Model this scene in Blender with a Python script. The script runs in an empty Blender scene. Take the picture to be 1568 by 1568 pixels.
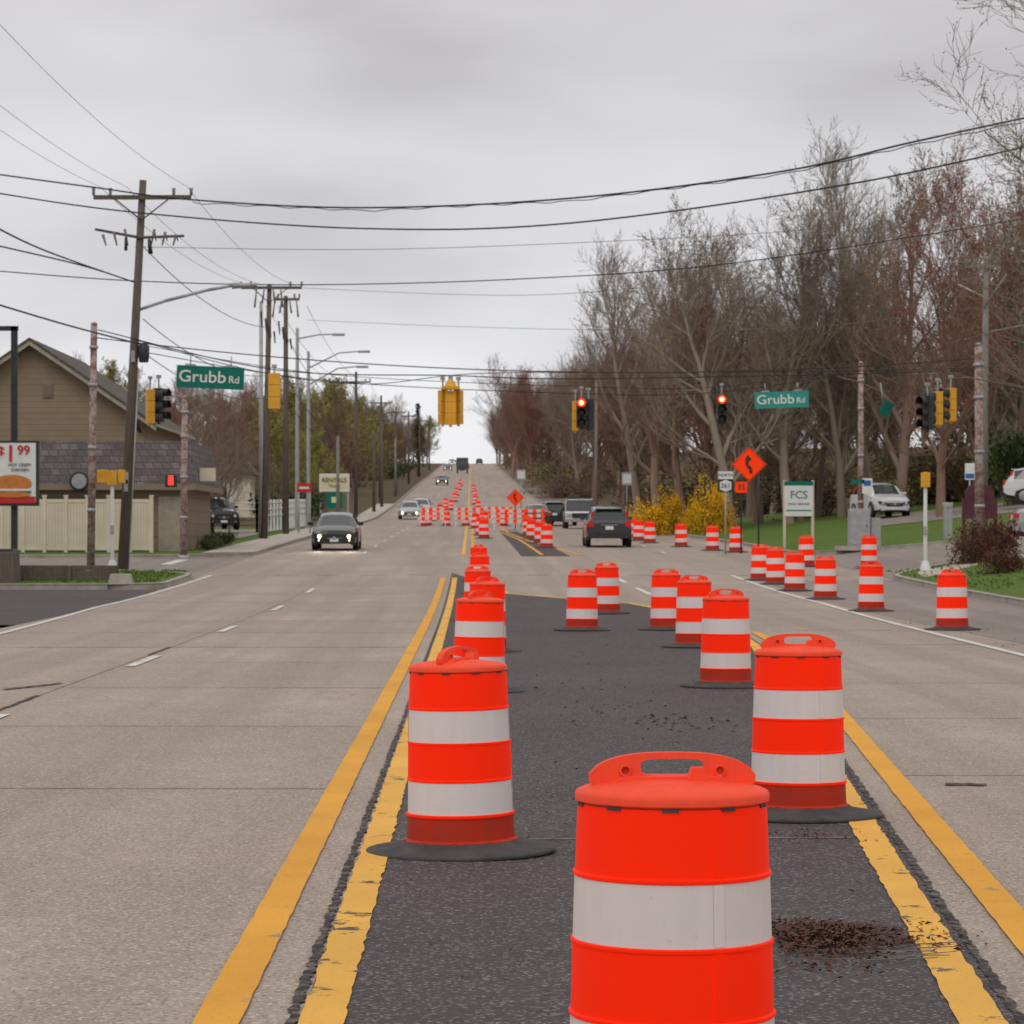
import bpy, math, random
from mathutils import Vector, Matrix, noise
import bmesh
random.seed(7)
R_=random.random
def U(a,b): return a+(b-a)*random.random()
sc=bpy.context.scene
F=4400.; VX=722.; HY=821.; HC=1.55
def PX(px,d): return (px-VX)/F*d
def W(px,py,d): return Vector((PX(px,d),d,HC+(HY-py)/F*d))
# ---------------- terrain profile
TAB=[(-60,0),(0,0),(50,0),(62,.04),(75,.2),(85,.42),(100,.75),(115,1.02),(130,1.27),(160,1.75),(200,2.3),(240,3.0),(300,4.8),(370,7.2),(440,9.6),(600,14.8),(800,21.5),(920,24.8),(1000,25.5),(1100,24),(1400,12),(3000,0)]
def g0(y):
    for (a,za),(b,zb) in zip(TAB,TAB[1:]):
        if y<=b: return za+(zb-za)*(y-a)/(b-a)
    return 0
def gs(y):
    w=min(12,max(1,abs(y)*.1)); return sum(g0(y+w*k/3) for k in (-3,-2,-1,0,1,2,3))/7
KY=list(range(-60,300,5))+list(range(300,1400,20))+[1400,1700,2200,3000]
KZ=[gs(y) for y in KY]
import bisect
def g(y):
    i=max(0,min(len(KY)-2,bisect.bisect_right(KY,y)-1))
    t=(y-KY[i])/(KY[i+1]-KY[i]); return KZ[i]+(KZ[i+1]-KZ[i])*t
LX=[(-600,6),(-80,2.2),(-25,0),(12,0),(30,1.9),(80,4.5),(600,8)]
def L(x):
    for (a,za),(b,zb) in zip(LX,LX[1:]):
        if x<=b: return za+(zb-za)*(max(x,a)-a)/(b-a)
    return 8
def T(x,y): return g(y)+L(x)
# ---------------- materials
def nt(name):
    m=bpy.data.materials.new(name); m.use_nodes=True
    t=m.node_tree; b=t.nodes['Principled BSDF']; return m,t,b
def N(t,ty,**k):
    n=t.nodes.new(ty)
    for a,v in k.items(): setattr(n,a,v)
    return n
def ramp(t,fac,stops):
    r=N(t,'ShaderNodeValToRGB'); e=r.color_ramp.elements
    while len(e)<len(stops): e.new(.5)
    for i,(p,c) in enumerate(stops):
        e[i].position=p; e[i].color=(c[0],c[1],c[2],1) if hasattr(c,'__len__') else (c,c,c,1)
    t.links.new(fac,r.inputs[0]); return r.outputs[0]
def noi(t,scale,detail=4,co=None,rough=.6):
    n=N(t,'ShaderNodeTexNoise'); n.inputs['Scale'].default_value=scale; n.inputs['Detail'].default_value=min(detail,3); n.inputs['Roughness'].default_value=rough
    if co is not None: t.links.new(co,n.inputs['Vector'])
    return n.outputs['Fac']
def mix(t,f,a,b,mode='MIX'):
    n=N(t,'ShaderNodeMix',data_type='RGBA',blend_type=mode)
    for i,v in ((0,f),(6,a),(7,b)):
        if isinstance(v,bpy.types.NodeSocket): t.links.new(v,n.inputs[i])
        elif i==0: n.inputs[0].default_value=v
        else: n.inputs[i].default_value=(v[0],v[1],v[2],1)
    return n.outputs[2]
def pmat(name,c1,c2=None,scale=3,rough=.8,bump=0,metal=0,emis=None,es=0,vec='Object',stretch=None,spec=.5):
    m,t,b=nt(name)
    b.inputs['Roughness'].default_value=rough; b.inputs['Metallic'].default_value=metal
    b.inputs['Specular IOR Level'].default_value=spec
    if c2 is None: c2=tuple(x*.75 for x in c1)
    tc=N(t,'ShaderNodeTexCoord'); co=tc.outputs[vec]
    if stretch:
        mp=N(t,'ShaderNodeMapping'); mp.inputs['Scale'].default_value=stretch; t.links.new(co,mp.inputs[0]); co=mp.outputs[0]
    n=noi(t,scale,3,co)
    t.links.new(ramp(t,n,[(.32,c2),(.66,c1)]),b.inputs['Base Color'])
    if bump:
        bp=N(t,'ShaderNodeBump'); bp.inputs['Strength'].default_value=bump; bp.inputs['Distance'].default_value=.02
        t.links.new(n,bp.inputs['Height']); t.links.new(bp.outputs[0],b.inputs['Normal'])
    if emis: b.inputs['Emission Color'].default_value=(*emis,1); b.inputs['Emission Strength'].default_value=es
    return m
def drummat(name,c,rough,spec,emis=None,es=0,dirt=(.16,.12,.10),amt=.35):
    m,t,b=nt(name); tc=N(t,'ShaderNodeTexCoord'); oi=N(t,'ShaderNodeObjectInfo')
    ad=N(t,'ShaderNodeVectorMath',operation='ADD'); t.links.new(tc.outputs['Object'],ad.inputs[0])
    cb=N(t,'ShaderNodeCombineXYZ'); mu=N(t,'ShaderNodeMath',operation='MULTIPLY'); t.links.new(oi.outputs['Random'],mu.inputs[0]); mu.inputs[1].default_value=37
    t.links.new(mu.outputs[0],cb.inputs[0]); t.links.new(mu.outputs[0],cb.inputs[1]); t.links.new(cb.outputs[0],ad.inputs[1]); co=ad.outputs[0]
    mp=N(t,'ShaderNodeMapping'); mp.inputs['Scale'].default_value=(1,1,.12); t.links.new(co,mp.inputs[0])
    st=noi(t,20,3,mp.outputs[0],.6); bl=noi(t,3.5,3,co,.6); sc_=noi(t,38,3,co,.75)
    a=ramp(t,st,[(.36,amt*.4),(.56,0)]); d=ramp(t,bl,[(.36,amt*.7),(.56,0)]); e=ramp(t,sc_,[(.28,amt*2),(.34,0)])
    col=mix(t,a,c,dirt); col=mix(t,d,col,tuple(x*.7+y*.2 for x,y in zip(c,dirt))); col=mix(t,e,col,dirt)
    t.links.new(col,b.inputs['Base Color']); b.inputs['Roughness'].default_value=rough; b.inputs['Specular IOR Level'].default_value=spec
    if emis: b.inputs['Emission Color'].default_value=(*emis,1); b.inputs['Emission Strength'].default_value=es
    return m
def roadmat(name,c,dark,light,trk=True,crk=.45,spk=.7):
    m,t,b=nt(name); tc=N(t,'ShaderNodeTexCoord'); co=tc.outputs['Object']
    big=noi(t,.25,3,co); med=noi(t,2.5,3,co); fin=noi(t,60,1,co,.7)
    col=mix(t,ramp(t,big,[(.35,0),(.65,1)]),tuple(x*.86 for x in c),tuple(x*1.10 for x in c))
    if trk:
        mp=N(t,'ShaderNodeMapping'); mp.inputs['Scale'].default_value=(1.3,.02,1); t.links.new(co,mp.inputs[0])
        tr=noi(t,1.,2,mp.outputs[0])
        col=mix(t,ramp(t,tr,[(.40,.7),(.60,0)]),col,tuple(x*.70 for x in c))
        mpp=N(t,'ShaderNodeMapping'); mpp.inputs['Scale'].default_value=(1/3.7,1/5.85,0); mpp.inputs['Location'].default_value=(.1,0,0); t.links.new(co,mpp.inputs[0])
        fl=N(t,'ShaderNodeVectorMath',operation='FLOOR'); t.links.new(mpp.outputs[0],fl.inputs[0])
        wnz=N(t,'ShaderNodeTexWhiteNoise',noise_dimensions='2D'); t.links.new(fl.outputs[0],wnz.inputs['Vector'])
        col=mix(t,ramp(t,wnz.outputs['Value'],[(0,.0),(1,.36)]),col,tuple(x*.70 for x in c))
    col=mix(t,ramp(t,med,[(.4,.36),(.6,0)]),col,tuple(x*.76 for x in c))
    v=N(t,'ShaderNodeTexVoronoi'); v.inputs['Scale'].default_value=80; t.links.new(co,v.inputs['Vector'])
    sep=N(t,'ShaderNodeSeparateColor'); t.links.new(v.outputs['Color'],sep.inputs[0])
    col=mix(t,ramp(t,sep.outputs[0],[(.0,spk),(.14,spk*.7),(.2,0)]),col,dark)
    col=mix(t,ramp(t,sep.outputs[1],[(.84,0),(.9,spk*.6),(1,spk*.8)]),col,light)
    v2=N(t,'ShaderNodeTexVoronoi',voronoi_dimensions='2D'); v2.inputs['Scale'].default_value=24; t.links.new(co,v2.inputs['Vector'])
    s2=N(t,'ShaderNodeSeparateColor'); t.links.new(v2.outputs['Color'],s2.inputs[0])
    m2=N(t,'ShaderNodeMath',operation='GREATER_THAN'); t.links.new(s2.outputs[0],m2.inputs[0]); m2.inputs[1].default_value=.93
    m3=N(t,'ShaderNodeMath',operation='LESS_THAN'); t.links.new(v2.outputs['Distance'],m3.inputs[0]); m3.inputs[1].default_value=.15
    m4=N(t,'ShaderNodeMath',operation='MULTIPLY'); t.links.new(m2.outputs[0],m4.inputs[0]); t.links.new(m3.outputs[0],m4.inputs[1])
    m5=N(t,'ShaderNodeMath',operation='MULTIPLY'); t.links.new(m4.outputs[0],m5.inputs[0]); m5.inputs[1].default_value=.8
    col=mix(t,m5.outputs[0],col,light)
    v3=N(t,'ShaderNodeTexVoronoi',feature='DISTANCE_TO_EDGE',voronoi_dimensions='2D'); v3.inputs['Scale'].default_value=.16
    wn=N(t,'ShaderNodeTexNoise'); wn.inputs['Scale'].default_value=1.2; wn.inputs['Detail'].default_value=3; t.links.new(co,wn.inputs['Vector'])
    va=N(t,'ShaderNodeVectorMath',operation='MULTIPLY_ADD'); t.links.new(wn.outputs['Color'],va.inputs[0]); va.inputs[1].default_value=(1.5,1.5,0); t.links.new(co,va.inputs[2])
    t.links.new(va.outputs[0],v3.inputs['Vector'])
    cr=ramp(t,v3.outputs['Distance'],[(0,crk),(.0018,crk*.7),(.004,0)])
    cm=N(t,'ShaderNodeMath',operation='MULTIPLY'); t.links.new(cr,cm.inputs[0]); t.links.new(ramp(t,big,[(.45,0),(.55,1)]),cm.inputs[1])
    col=mix(t,cm.outputs[0],col,tuple(x*.4 for x in c))
    t.links.new(col,b.inputs['Base Color']); b.inputs['Roughness'].default_value=.8; b.inputs['Specular IOR Level'].default_value=.15
    bp=N(t,'ShaderNodeBump'); bp.inputs['Strength'].default_value=.5; bp.inputs['Distance'].default_value=.01
    t.links.new(fin,bp.inputs['Height']); t.links.new(bp.outputs[0],b.inputs['Normal'])
    return m
def paintmat(name,c,under,lo=.36,hi=.42,scale=5,stretch=(1,1,1)):
    m,t,b=nt(name); tc=N(t,'ShaderNodeTexCoord'); mp=N(t,'ShaderNodeMapping'); mp.inputs['Scale'].default_value=stretch; t.links.new(tc.outputs['Object'],mp.inputs[0]); co=mp.outputs[0]
    n=N(t,'ShaderNodeTexNoise'); n.inputs['Scale'].default_value=scale; n.inputs['Detail'].default_value=7; n.inputs['Roughness'].default_value=.75; t.links.new(co,n.inputs['Vector']); n=n.outputs['Fac']
    n2=noi(t,70,2,co); big=noi(t,.8,3,co)
    col=mix(t,ramp(t,big,[(.35,0),(.65,1)]),tuple(x*.85 for x in c),c)
    col=mix(t,ramp(t,n2,[(.3,.5),(.45,0)]),col,tuple(x*.6 for x in c))
    col=mix(t,ramp(t,n,[(lo,1),(hi,0)]),col,under)
    t.links.new(col,b.inputs['Base Color']); b.inputs['Roughness'].default_value=.75; b.inputs['Specular IOR Level'].default_value=.2
    return m
M={}
M['road']=roadmat('concrete_road',(.425,.346,.292),(.15,.12,.10),(.68,.60,.54))
M['road2']=roadmat('old_asphalt_edge',(.31,.262,.235),(.10,.09,.08),(.52,.48,.43))
M['asph']=roadmat('dark_asphalt',(.088,.074,.075),(.030,.027,.027),(.36,.33,.32),False,.5,.62)
M['yel']=paintmat('yellow_paint',(.80,.385,.045),(.30,.24,.16),.34,.39)
M['yel2']=paintmat('worn_yellow_paint',(.84,.46,.085),(.10,.085,.075),.385,.41,3.0)
M['wht']=paintmat('white_paint',(.72,.70,.67),(.36,.31,.27),.38,.45)
M['crack']=paintmat('tar_crack',(.035,.03,.03),(.15,.125,.11),.42,.52,9)
M['joint']=paintmat('slab_joint',(.22,.18,.15),(.38,.32,.27),.46,.56)
M['kerb']=pmat('concrete_kerb',(.42,.375,.33),(.27,.245,.215),scale=2,rough=.9,bump=.2)
M['walk']=pmat('concrete_pavement',(.50,.44,.385),(.37,.33,.285),scale=1.5,rough=.9)
def grassmat(name,a,b_,c):
    m,t,b=nt(name); tc=N(t,'ShaderNodeTexCoord'); co=tc.outputs['Object']
    col=mix(t,ramp(t,noi(t,.35,3,co),[(.35,0),(.65,1)]),a,b_)
    col=mix(t,ramp(t,noi(t,9,3,co,.8),[(.35,.7),(.6,0)]),col,c)
    t.links.new(col,b.inputs['Base Color']); b.inputs['Roughness'].default_value=1; b.inputs['Specular IOR Level'].default_value=.1
    return m
M['grass']=grassmat('lawn_grass',(.095,.160,.028),(.125,.185,.04),(.06,.09,.022))
M['ground']=grassmat('woodland_floor',(.11,.085,.05),(.14,.105,.065),(.065,.055,.035))
M['orange']=drummat('fluorescent_orange_sheeting',(.90,.024,.004),.55,.08,(1,.018,.0),.28,(.40,.045,.02),.16)  # small emission added to brighten the fluorescent orange; the sheeting is no lamp
M['orange_top']=drummat('orange_plastic',(.84,.080,.035),.6,.2,(1,.05,.015),.12,(.38,.07,.04),.45)  # weak emission added to lift the drum top and handle above their lit tone
M['orange_dk']=drummat('dirty_orange_plastic',(.52,.034,.014),.6,.15,None,0,(.12,.06,.045),.6)
M['white_sh']=drummat('white_reflective_sheeting',(.76,.70,.70),.6,.2,None,0,(.42,.36,.34),.18)
M['rubber']=pmat('rubber_base',(.045,.042,.045),(.080,.072,.07),scale=8,rough=.85,bump=.3)
M['wood']=pmat('weathered_pole_wood',(.15,.12,.098),(.09,.072,.06),scale=6,rough=.95,stretch=(4,4,.4))
M['wood_lt']=pmat('grey_pole_wood',(.27,.25,.23),(.17,.155,.14),scale=6,rough=.95,stretch=(4,4,.4))
M['rust']=paintmat('peeling_pole_paint',(.42,.35,.33),(.20,.085,.07),.42,.56)
M['steel']=pmat('galvanised_steel',(.42,.42,.43),(.33,.33,.34),scale=4,rough=.5,metal=.3)
M['black']=pmat('black_metal',(.018,.018,.02),(.03,.03,.03),rough=.5)
M['wire']=pmat('cable_black',(.02,.02,.022),rough=.6)
M['wire_g']=pmat('cable_grey',(.16,.16,.165),rough=.6)
M['sigyel']=pmat('signal_yellow_paint',(.80,.40,.02),(.68,.32,.02),rough=.5)
M['green']=pmat('sign_green',(.0,.165,.12),(.0,.145,.105),rough=.5,spec=.3)
M['green2']=pmat('sign_faded_green',(.03,.31,.25),(.025,.27,.22),rough=.5,spec=.3)
M['signw']=pmat('sign_white',(.75,.76,.74),(.68,.69,.67),rough=.4)
M['signo']=pmat('sign_orange',(.95,.06,.01),(.9,.05,.01),rough=.5,emis=(1,.04,0),es=.25,spec=.1)  # added glow brightens the unlit orange sign and barricade panels
M['redl']=pmat('red_lamp',(.9,.02,.01),rough=.3,emis=(1,.022,.01),es=3)
M['redc']=pmat('red_lamp_core',(.9,.3,.1),rough=.3,emis=(1,.38,.12),es=6)
M['lens']=pmat('dark_lens',(.03,.012,.01),rough=.3)
M['lensg']=pmat('dark_green_lens',(.01,.03,.02),rough=.3)
M['head']=pmat('headlamp',(.9,.9,.8),rough=.2,emis=(1,.86,.52),es=5)
M['head_off']=pmat('headlamp_glass',(.55,.55,.55),rough=.15)
M['tail']=pmat('tail_lamp',(.40,.01,.01),rough=.25,emis=(1,.02,.01),es=.12)
M['glass']=pmat('vehicle_glass',(.02,.025,.03),(.015,.02,.022),rough=.06,spec=.8)
M['tyre']=pmat('tyre_rubber',(.018,.018,.018),rough=.85)
M['hub']=pmat('alloy_wheel',(.4,.4,.41),rough=.35,metal=.7)
M['maroon']=pmat('maroon_paint',(.10,.02,.03),rough=.6)
M['red']=pmat('sign_red',(.6,.02,.02),rough=.5)
M['blue']=pmat('sign_blue',(.02,.15,.45),rough=.5)
M['yelsign']=pmat('yellow_letters',(.75,.7,.42),rough=.5)
M['cream']=pmat('cream_vinyl',(.68,.60,.48),(.58,.51,.40),scale=1,rough=.6)
M['creamd']=pmat('cream_vinyl_groove',(.48,.42,.32),rough=.7)
M['whitev']=pmat('white_vinyl',(.78,.78,.76),rough=.5)
M['trim']=pmat('roof_trim',(.40,.35,.28),rough=.7)
M['bun']=pmat('printed_bun',(.60,.22,.05),(.5,.16,.03),scale=10)
def sidingmat(name,c,pitch):
    m,t,b=nt(name); tc=N(t,'ShaderNodeTexCoord'); sp=N(t,'ShaderNodeSeparateXYZ'); t.links.new(tc.outputs['Object'],sp.inputs[0])
    a=N(t,'ShaderNodeMath',operation='MULTIPLY'); t.links.new(sp.outputs[2],a.inputs[0]); a.inputs[1].default_value=1/pitch
    f=N(t,'ShaderNodeMath',operation='FRACT'); t.links.new(a.outputs[0],f.inputs[0])
    col=mix(t,ramp(t,f.outputs[0],[(0,.0),(.12,1),(1,1)]),tuple(x*.45 for x in c),c)
    col=mix(t,ramp(t,noi(t,1.2,3,tc.outputs['Object']),[(.35,.35),(.65,0)]),col,tuple(x*.7 for x in c))
    t.links.new(col,b.inputs['Base Color']); b.inputs['Roughness'].default_value=.8
    return m
M['siding']=sidingmat('tan_siding',(.29,.215,.145),.24)
M['siding2']=sidingmat('tan_wall',(.25,.19,.135),.5)
def shinglemat(name,a,b_):
    m,t,b=nt(name); tc=N(t,'ShaderNodeTexCoord'); sp=N(t,'ShaderNodeSeparateXYZ'); t.links.new(tc.outputs['Object'],sp.inputs[0])
    s=N(t,'ShaderNodeMath',operation='ADD'); t.links.new(sp.outputs[0],s.inputs[0]); t.links.new(sp.outputs[1],s.inputs[1])
    cb=N(t,'ShaderNodeCombineXYZ'); t.links.new(s.outputs[0],cb.inputs[0]); t.links.new(sp.outputs[2],cb.inputs[1])
    br=N(t,'ShaderNodeTexBrick'); t.links.new(cb.outputs[0],br.inputs['Vector']); br.inputs['Scale'].default_value=1
    br.inputs['Brick Width'].default_value=.34; br.inputs['Row Height'].default_value=.24; br.inputs['Mortar Size'].default_value=.015
    br.inputs['Color1'].default_value=(*a,1); br.inputs['Color2'].default_value=(*b_,1); br.inputs['Mortar'].default_value=(.05,.045,.04,1)
    col=mix(t,ramp(t,noi(t,1.6,3,tc.outputs['Object']),[(.4,.6),(.6,0)]),br.outputs[0],tuple(x*.6 for x in b_))
    t.links.new(col,b.inputs['Base Color']); b.inputs['Roughness'].default_value=.9
    return m
M['shingle']=shinglemat('slate_shingles',(.20,.165,.155),(.11,.095,.10))
M['roof']=shinglemat('brown_roof_shingles',(.14,.11,.09),(.10,.085,.07))
def barkmat(name,a,b_):
    m,t,b=nt(name); oi=N(t,'ShaderNodeObjectInfo')
    col=mix(t,oi.outputs['Random'],b_,a)
    col=mix(t,ramp(t,oi.outputs['Random'],[(.2,.1),(.5,.55),(.55,.0),(.9,.7)]),col,(.25,.125,.095))
    t.links.new(col,b.inputs['Base Color']); b.inputs['Roughness'].default_value=.95; b.inputs['Specular IOR Level'].default_value=.1
    return m
M['bark']=barkmat('grey_bark',(.28,.23,.185),(.195,.155,.125))
M['bark2']=barkmat('brown_bark',(.25,.18,.14),(.17,.125,.098))
M['bark3']=barkmat('pale_bark',(.37,.32,.265),(.26,.22,.18))
def leafmat(name,a,b_):
    m,t,b=nt(name); tc=N(t,'ShaderNodeTexCoord')
    col=mix(t,ramp(t,noi(t,1.3,1,tc.outputs['Object']),[(.38,0),(.62,1)]),a,b_)
    t.links.new(col,b.inputs['Base Color']); b.inputs['Roughness'].default_value=.8; b.inputs['Specular IOR Level'].default_value=.15
    return m
M['bud_r']=leafmat('red_buds',(.30,.095,.075),(.36,.14,.10))
M['bud_o']=leafmat('olive_buds',(.22,.19,.09),(.29,.26,.12))
M['bud_y']=leafmat('yellow_green_buds',(.28,.27,.07),(.38,.35,.11))
M['lf_br']=leafmat('brown_undergrowth',(.10,.075,.05),(.18,.135,.10))
M['lf_gr']=leafmat('green_leaves',(.035,.06,.02),(.09,.12,.04))
M['lf_ol']=leafmat('olive_leaves',(.15,.14,.045),(.29,.25,.08))
M['lf_ye']=leafmat('forsythia_blossom',(.85,.50,.015),(.60,.36,.015))
M['lf_rd']=leafmat('red_shrub_leaves',(.13,.045,.035),(.08,.055,.035))
M['debris']=pmat('dead_leaves',(.15,.062,.04),(.07,.032,.022),scale=20,rough=.9)
def carpaint(name,c,rough=.25,metal=.3): 
    m=pmat(name,c,tuple(x*.92 for x in c),rough=rough,metal=metal); m.node_tree.nodes['Principled BSDF'].inputs['Coat Weight'].default_value=.6; return m
M['cblack']=carpaint('car_black',(.018,.018,.02)); M['cgrey']=carpaint('car_dark_grey',(.040,.045,.055)); M['csilver']=carpaint('car_silver',(.4,.41,.43)); M['cwhite']=carpaint('car_white',(.7,.7,.7),.3,0)
# ---------------- mesh builder
class MB:
    def __init__(s): s.v=[];s.f=[];s.mi=[];s.sm=[];s.mats=[]
    def mat(s,k):
        m=M[k]
        if m not in s.mats: s.mats.append(m)
        return s.mats.index(m)
    def face(s,pts,k,sm=False):
        i=len(s.v); s.v+= [tuple(p) for p in pts]; s.f.append(tuple(range(i,i+len(pts)))); s.mi.append(s.mat(k)); s.sm.append(sm)
    def box(s,c,d,k,rot=None,tap=1.0):
        c=Vector(c); hx,hy,hz=d[0]/2,d[1]/2,d[2]/2
        P=[]
        for z in (-1,1):
            q=tap if z>0 else 1
            for x,y in ((-1,-1),(1,-1),(1,1),(-1,1)): P.append(Vector((x*hx*q,y*hy*q,z*hz)))
        if rot is not None: P=[rot@p for p in P]
        i=len(s.v); s.v+=[tuple(c+p) for p in P]
        for q in ((3,2,1,0),(4,5,6,7),(0,1,5,4),(1,2,6,5),(2,3,7,6),(3,0,4,7)):
            s.f.append(tuple(i+a for a in q)); s.mi.append(s.mat(k)); s.sm.append(False)
    def tube(s,p0,p1,r0,r1,k,n=8,caps=True,sm=True):
        p0=Vector(p0);p1=Vector(p1); d=(p1-p0).normalized()
        u=d.orthogonal().normalized(); w=d.cross(u); i=len(s.v); mk=s.mat(k)
        for p,r in ((p0,r0),(p1,r1)):
            for a in range(n):
                t=2*math.pi*a/n; s.v.append(tuple(p+(u*math.cos(t)+w*math.sin(t))*r))
        for a in range(n):
            b=(a+1)%n; s.f.append((i+a,i+b,i+n+b,i+n+a)); s.mi.append(mk); s.sm.append(sm)
        if caps:
            s.f.append(tuple(i+a for a in reversed(range(n)))); s.f.append(tuple(i+n+a for a in range(n))); s.mi+=[mk,mk]; s.sm+=[False,False]
    def lathe(s,prof,k,n=48,c=(0,0,0),axis='z',split=False):
        if split:
            for p,q in zip(prof,prof[1:]): s.lathe([p,q],k,n,c,axis)
            return
        i=len(s.v)
        for r,z,_ in prof:
            for a in range(n):
                t=2*math.pi*a/n; x,y=r*math.cos(t),r*math.sin(t)
                q=(x,y,z) if axis=='z' else (x,z,y) if axis=='y' else (z,x,y)
                s.v.append((c[0]+q[0],c[1]+q[1],c[2]+q[2]))
        for j in range(len(prof)-1):
            kk=prof[j+1][2] or k
            for a in range(n):
                b=(a+1)%n; s.f.append((i+j*n+a,i+j*n+b,i+(j+1)*n+b,i+(j+1)*n+a)); s.mi.append(s.mat(kk)); s.sm.append(True)
    def prism(s,pts,k,o,ux,uy,th,kside=None):
        o=Vector(o);ux=Vector(ux);uy=Vector(uy);n=ux.cross(uy).normalized()
        A=[o+ux*p[0]+uy*p[1]+n*th/2 for p in pts]; B=[p-n*th for p in A]
        s.face(A,k); s.face(list(reversed(B)),kside or k)
        for j in range(len(pts)):
            q=(j+1)%len(pts); s.face([A[j],B[j],B[q],A[q]],kside or k)
    def mesh(s,name):
        me=bpy.data.meshes.new(name); me.from_pydata(s.v,[],s.f)
        for m in s.mats: me.materials.append(m)
        me.polygons.foreach_set('material_index',s.mi); me.polygons.foreach_set('use_smooth',s.sm); me.update(); return me
    def obj(s,name,loc=(0,0,0),rz=0,parent=None,bevel=0):
        return place(s.mesh(name),name,loc,rz,1,parent,bevel)
def place(me,name,loc=(0,0,0),rz=0,sca=1,parent=None,bevel=0):
    o=bpy.data.objects.new(name,me); sc.collection.objects.link(o); o.location=loc; o.rotation_euler=(0,0,rz)
    o.scale=(sca,)*3 if not hasattr(sca,'__len__') else sca
    if parent: o.parent=parent
    if bevel: 
        b=o.modifiers.new('b','BEVEL'); b.width=bevel; b.segments=2; b.limit_method='ANGLE'
    return o
def empty(name,loc=(0,0,0)):
    o=bpy.data.objects.new(name,None); sc.collection.objects.link(o); o.location=loc; o.empty_display_size=.1; return o
def text(body,size,loc,k,parent=None,rz=0,name='lettering',sx=1,bold=0,ry=0):
    c=bpy.data.curves.new(name,'FONT'); c.body=body; c.size=size; c.align_x='CENTER'; c.align_y='CENTER'; c.extrude=.004; c.offset=bold
    c.materials.append(M[k]); o=bpy.data.objects.new(name,c); sc.collection.objects.link(o)
    o.location=loc; o.rotation_euler=(math.pi/2,ry,rz); o.scale=(sx,1,1)
    if parent: o.parent=parent
    return o
# ---------------- draping
XB=[-80,-25,12,30,80]
def drape(name,poly,off,k,parent=None):
    bm=bmesh.new(); vs=[bm.verts.new((p[0],p[1],0)) for p in poly]; bm.faces.new(vs)
    bmesh.ops.triangulate(bm,faces=bm.faces[:])
    ys=[p[1] for p in poly]; xs=[p[0] for p in poly]
    for y in KY:
        if min(ys)<y<max(ys): bmesh.ops.bisect_plane(bm,geom=bm.verts[:]+bm.edges[:]+bm.faces[:],plane_co=(0,y,0),plane_no=(0,1,0),dist=1e-5)
    for x in XB:
        if min(xs)<x<max(xs): bmesh.ops.bisect_plane(bm,geom=bm.verts[:]+bm.edges[:]+bm.faces[:],plane_co=(x,0,0),plane_no=(1,0,0),dist=1e-5)
    for v in bm.verts: v.co.z=T(v.co.x,v.co.y)+off
    bmesh.ops.recalc_face_normals(bm,faces=bm.faces[:])
    if bm.faces and sum(f.normal.z for f in bm.faces)<0: bmesh.ops.reverse_faces(bm,faces=bm.faces[:])
    me=bpy.data.meshes.new(name); bm.to_mesh(me); bm.free(); me.materials.append(M[k])
    return place(me,name,parent=parent)
def strip(name,path,w,k,off,parent,jit=0,sub=0):
    P=[Vector((p[0],p[1])) for p in path]; Q=[]
    for a,b in zip(P,P[1:]):
        ts={0.0}
        if sub:
            n=int((b-a).length/sub); ts|={i/n for i in range(1,n)}
        for y in KY:
            if abs(b.y-a.y)>1e-6:
                t=(y-a.y)/(b.y-a.y)
                if 1e-4<t<.9999: ts.add(t)
        for x in XB:
            if abs(b.x-a.x)>1e-6:
                t=(x-a.x)/(b.x-a.x)
                if 1e-4<t<.9999: ts.add(t)
        Q+=[a.lerp(b,t) for t in sorted(ts)]
    Q.append(P[-1]); mb=MB()
    rows=[]
    for i,p in enumerate(Q):
        a=Q[max(0,i-1)];b=Q[min(len(Q)-1,i+1)]; t=(b-a).normalized(); n=Vector((-t.y,t.x))
        wl=w/2*(1+U(-jit,jit)); wr=w/2*(1+U(-jit,jit))
        l=p-n*wl; r=p+n*wr
        rows.append((Vector((l.x,l.y,T(l.x,p.y)+off)),Vector((r.x,r.y,T(r.x,p.y)+off))))
    for (a,b),(c,d) in zip(rows,rows[1:]): mb.face([a,c,d,b],k)
    return mb.obj(name,parent=parent)
def kerb(name,path,side,k='kerb',h=.14,w=.17):
    P=[Vector((p[0],p[1])) for p in path]; Q=[]
    for a,b in zip(P,P[1:]):
        n=max(1,int((b-a).length/2.5)) if a.y<300 else max(1,int((b-a).length/20))
        Q+=[a.lerp(b,j/n) for j in range(n)]
    Q.append(P[-1]); mb=MB(); rows=[]
    for i,p in enumerate(Q):
        a=Q[max(0,i-1)];b=Q[min(len(Q)-1,i+1)]; t=(b-a).normalized(); n=Vector((-t.y,t.x))*side
        q=p+n*w; z=T(p.x,p.y)
        rows.append([Vector((p.x,p.y,z-.06)),Vector((p.x+n.x*.02,p.y+n.y*.02,z+h-.01)),Vector((p.x+n.x*.04,p.y+n.y*.04,z+h)),Vector((q.x,q.y,z+h)),Vector((q.x,q.y,z-.06))])
    for r1,r2 in zip(rows,rows[1:]):
        for j in range(4): mb.face([r1[j],r2[j],r2[j+1],r1[j+1]],k)
    mb.face(rows[0],k); mb.face(rows[-1],k)
    return mb.obj(name)
def arc(cx,cy,r,a0,a1,n=8): return [(cx+r*math.cos(math.radians(a0+(a1-a0)*i/n)),cy+r*math.sin(math.radians(a0+(a1-a0)*i/n))) for i in range(n+1)]
mb=MB(); xs=[-900,-600,-300,-80,-25,-8,12,30,80,300,600,900]
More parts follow.
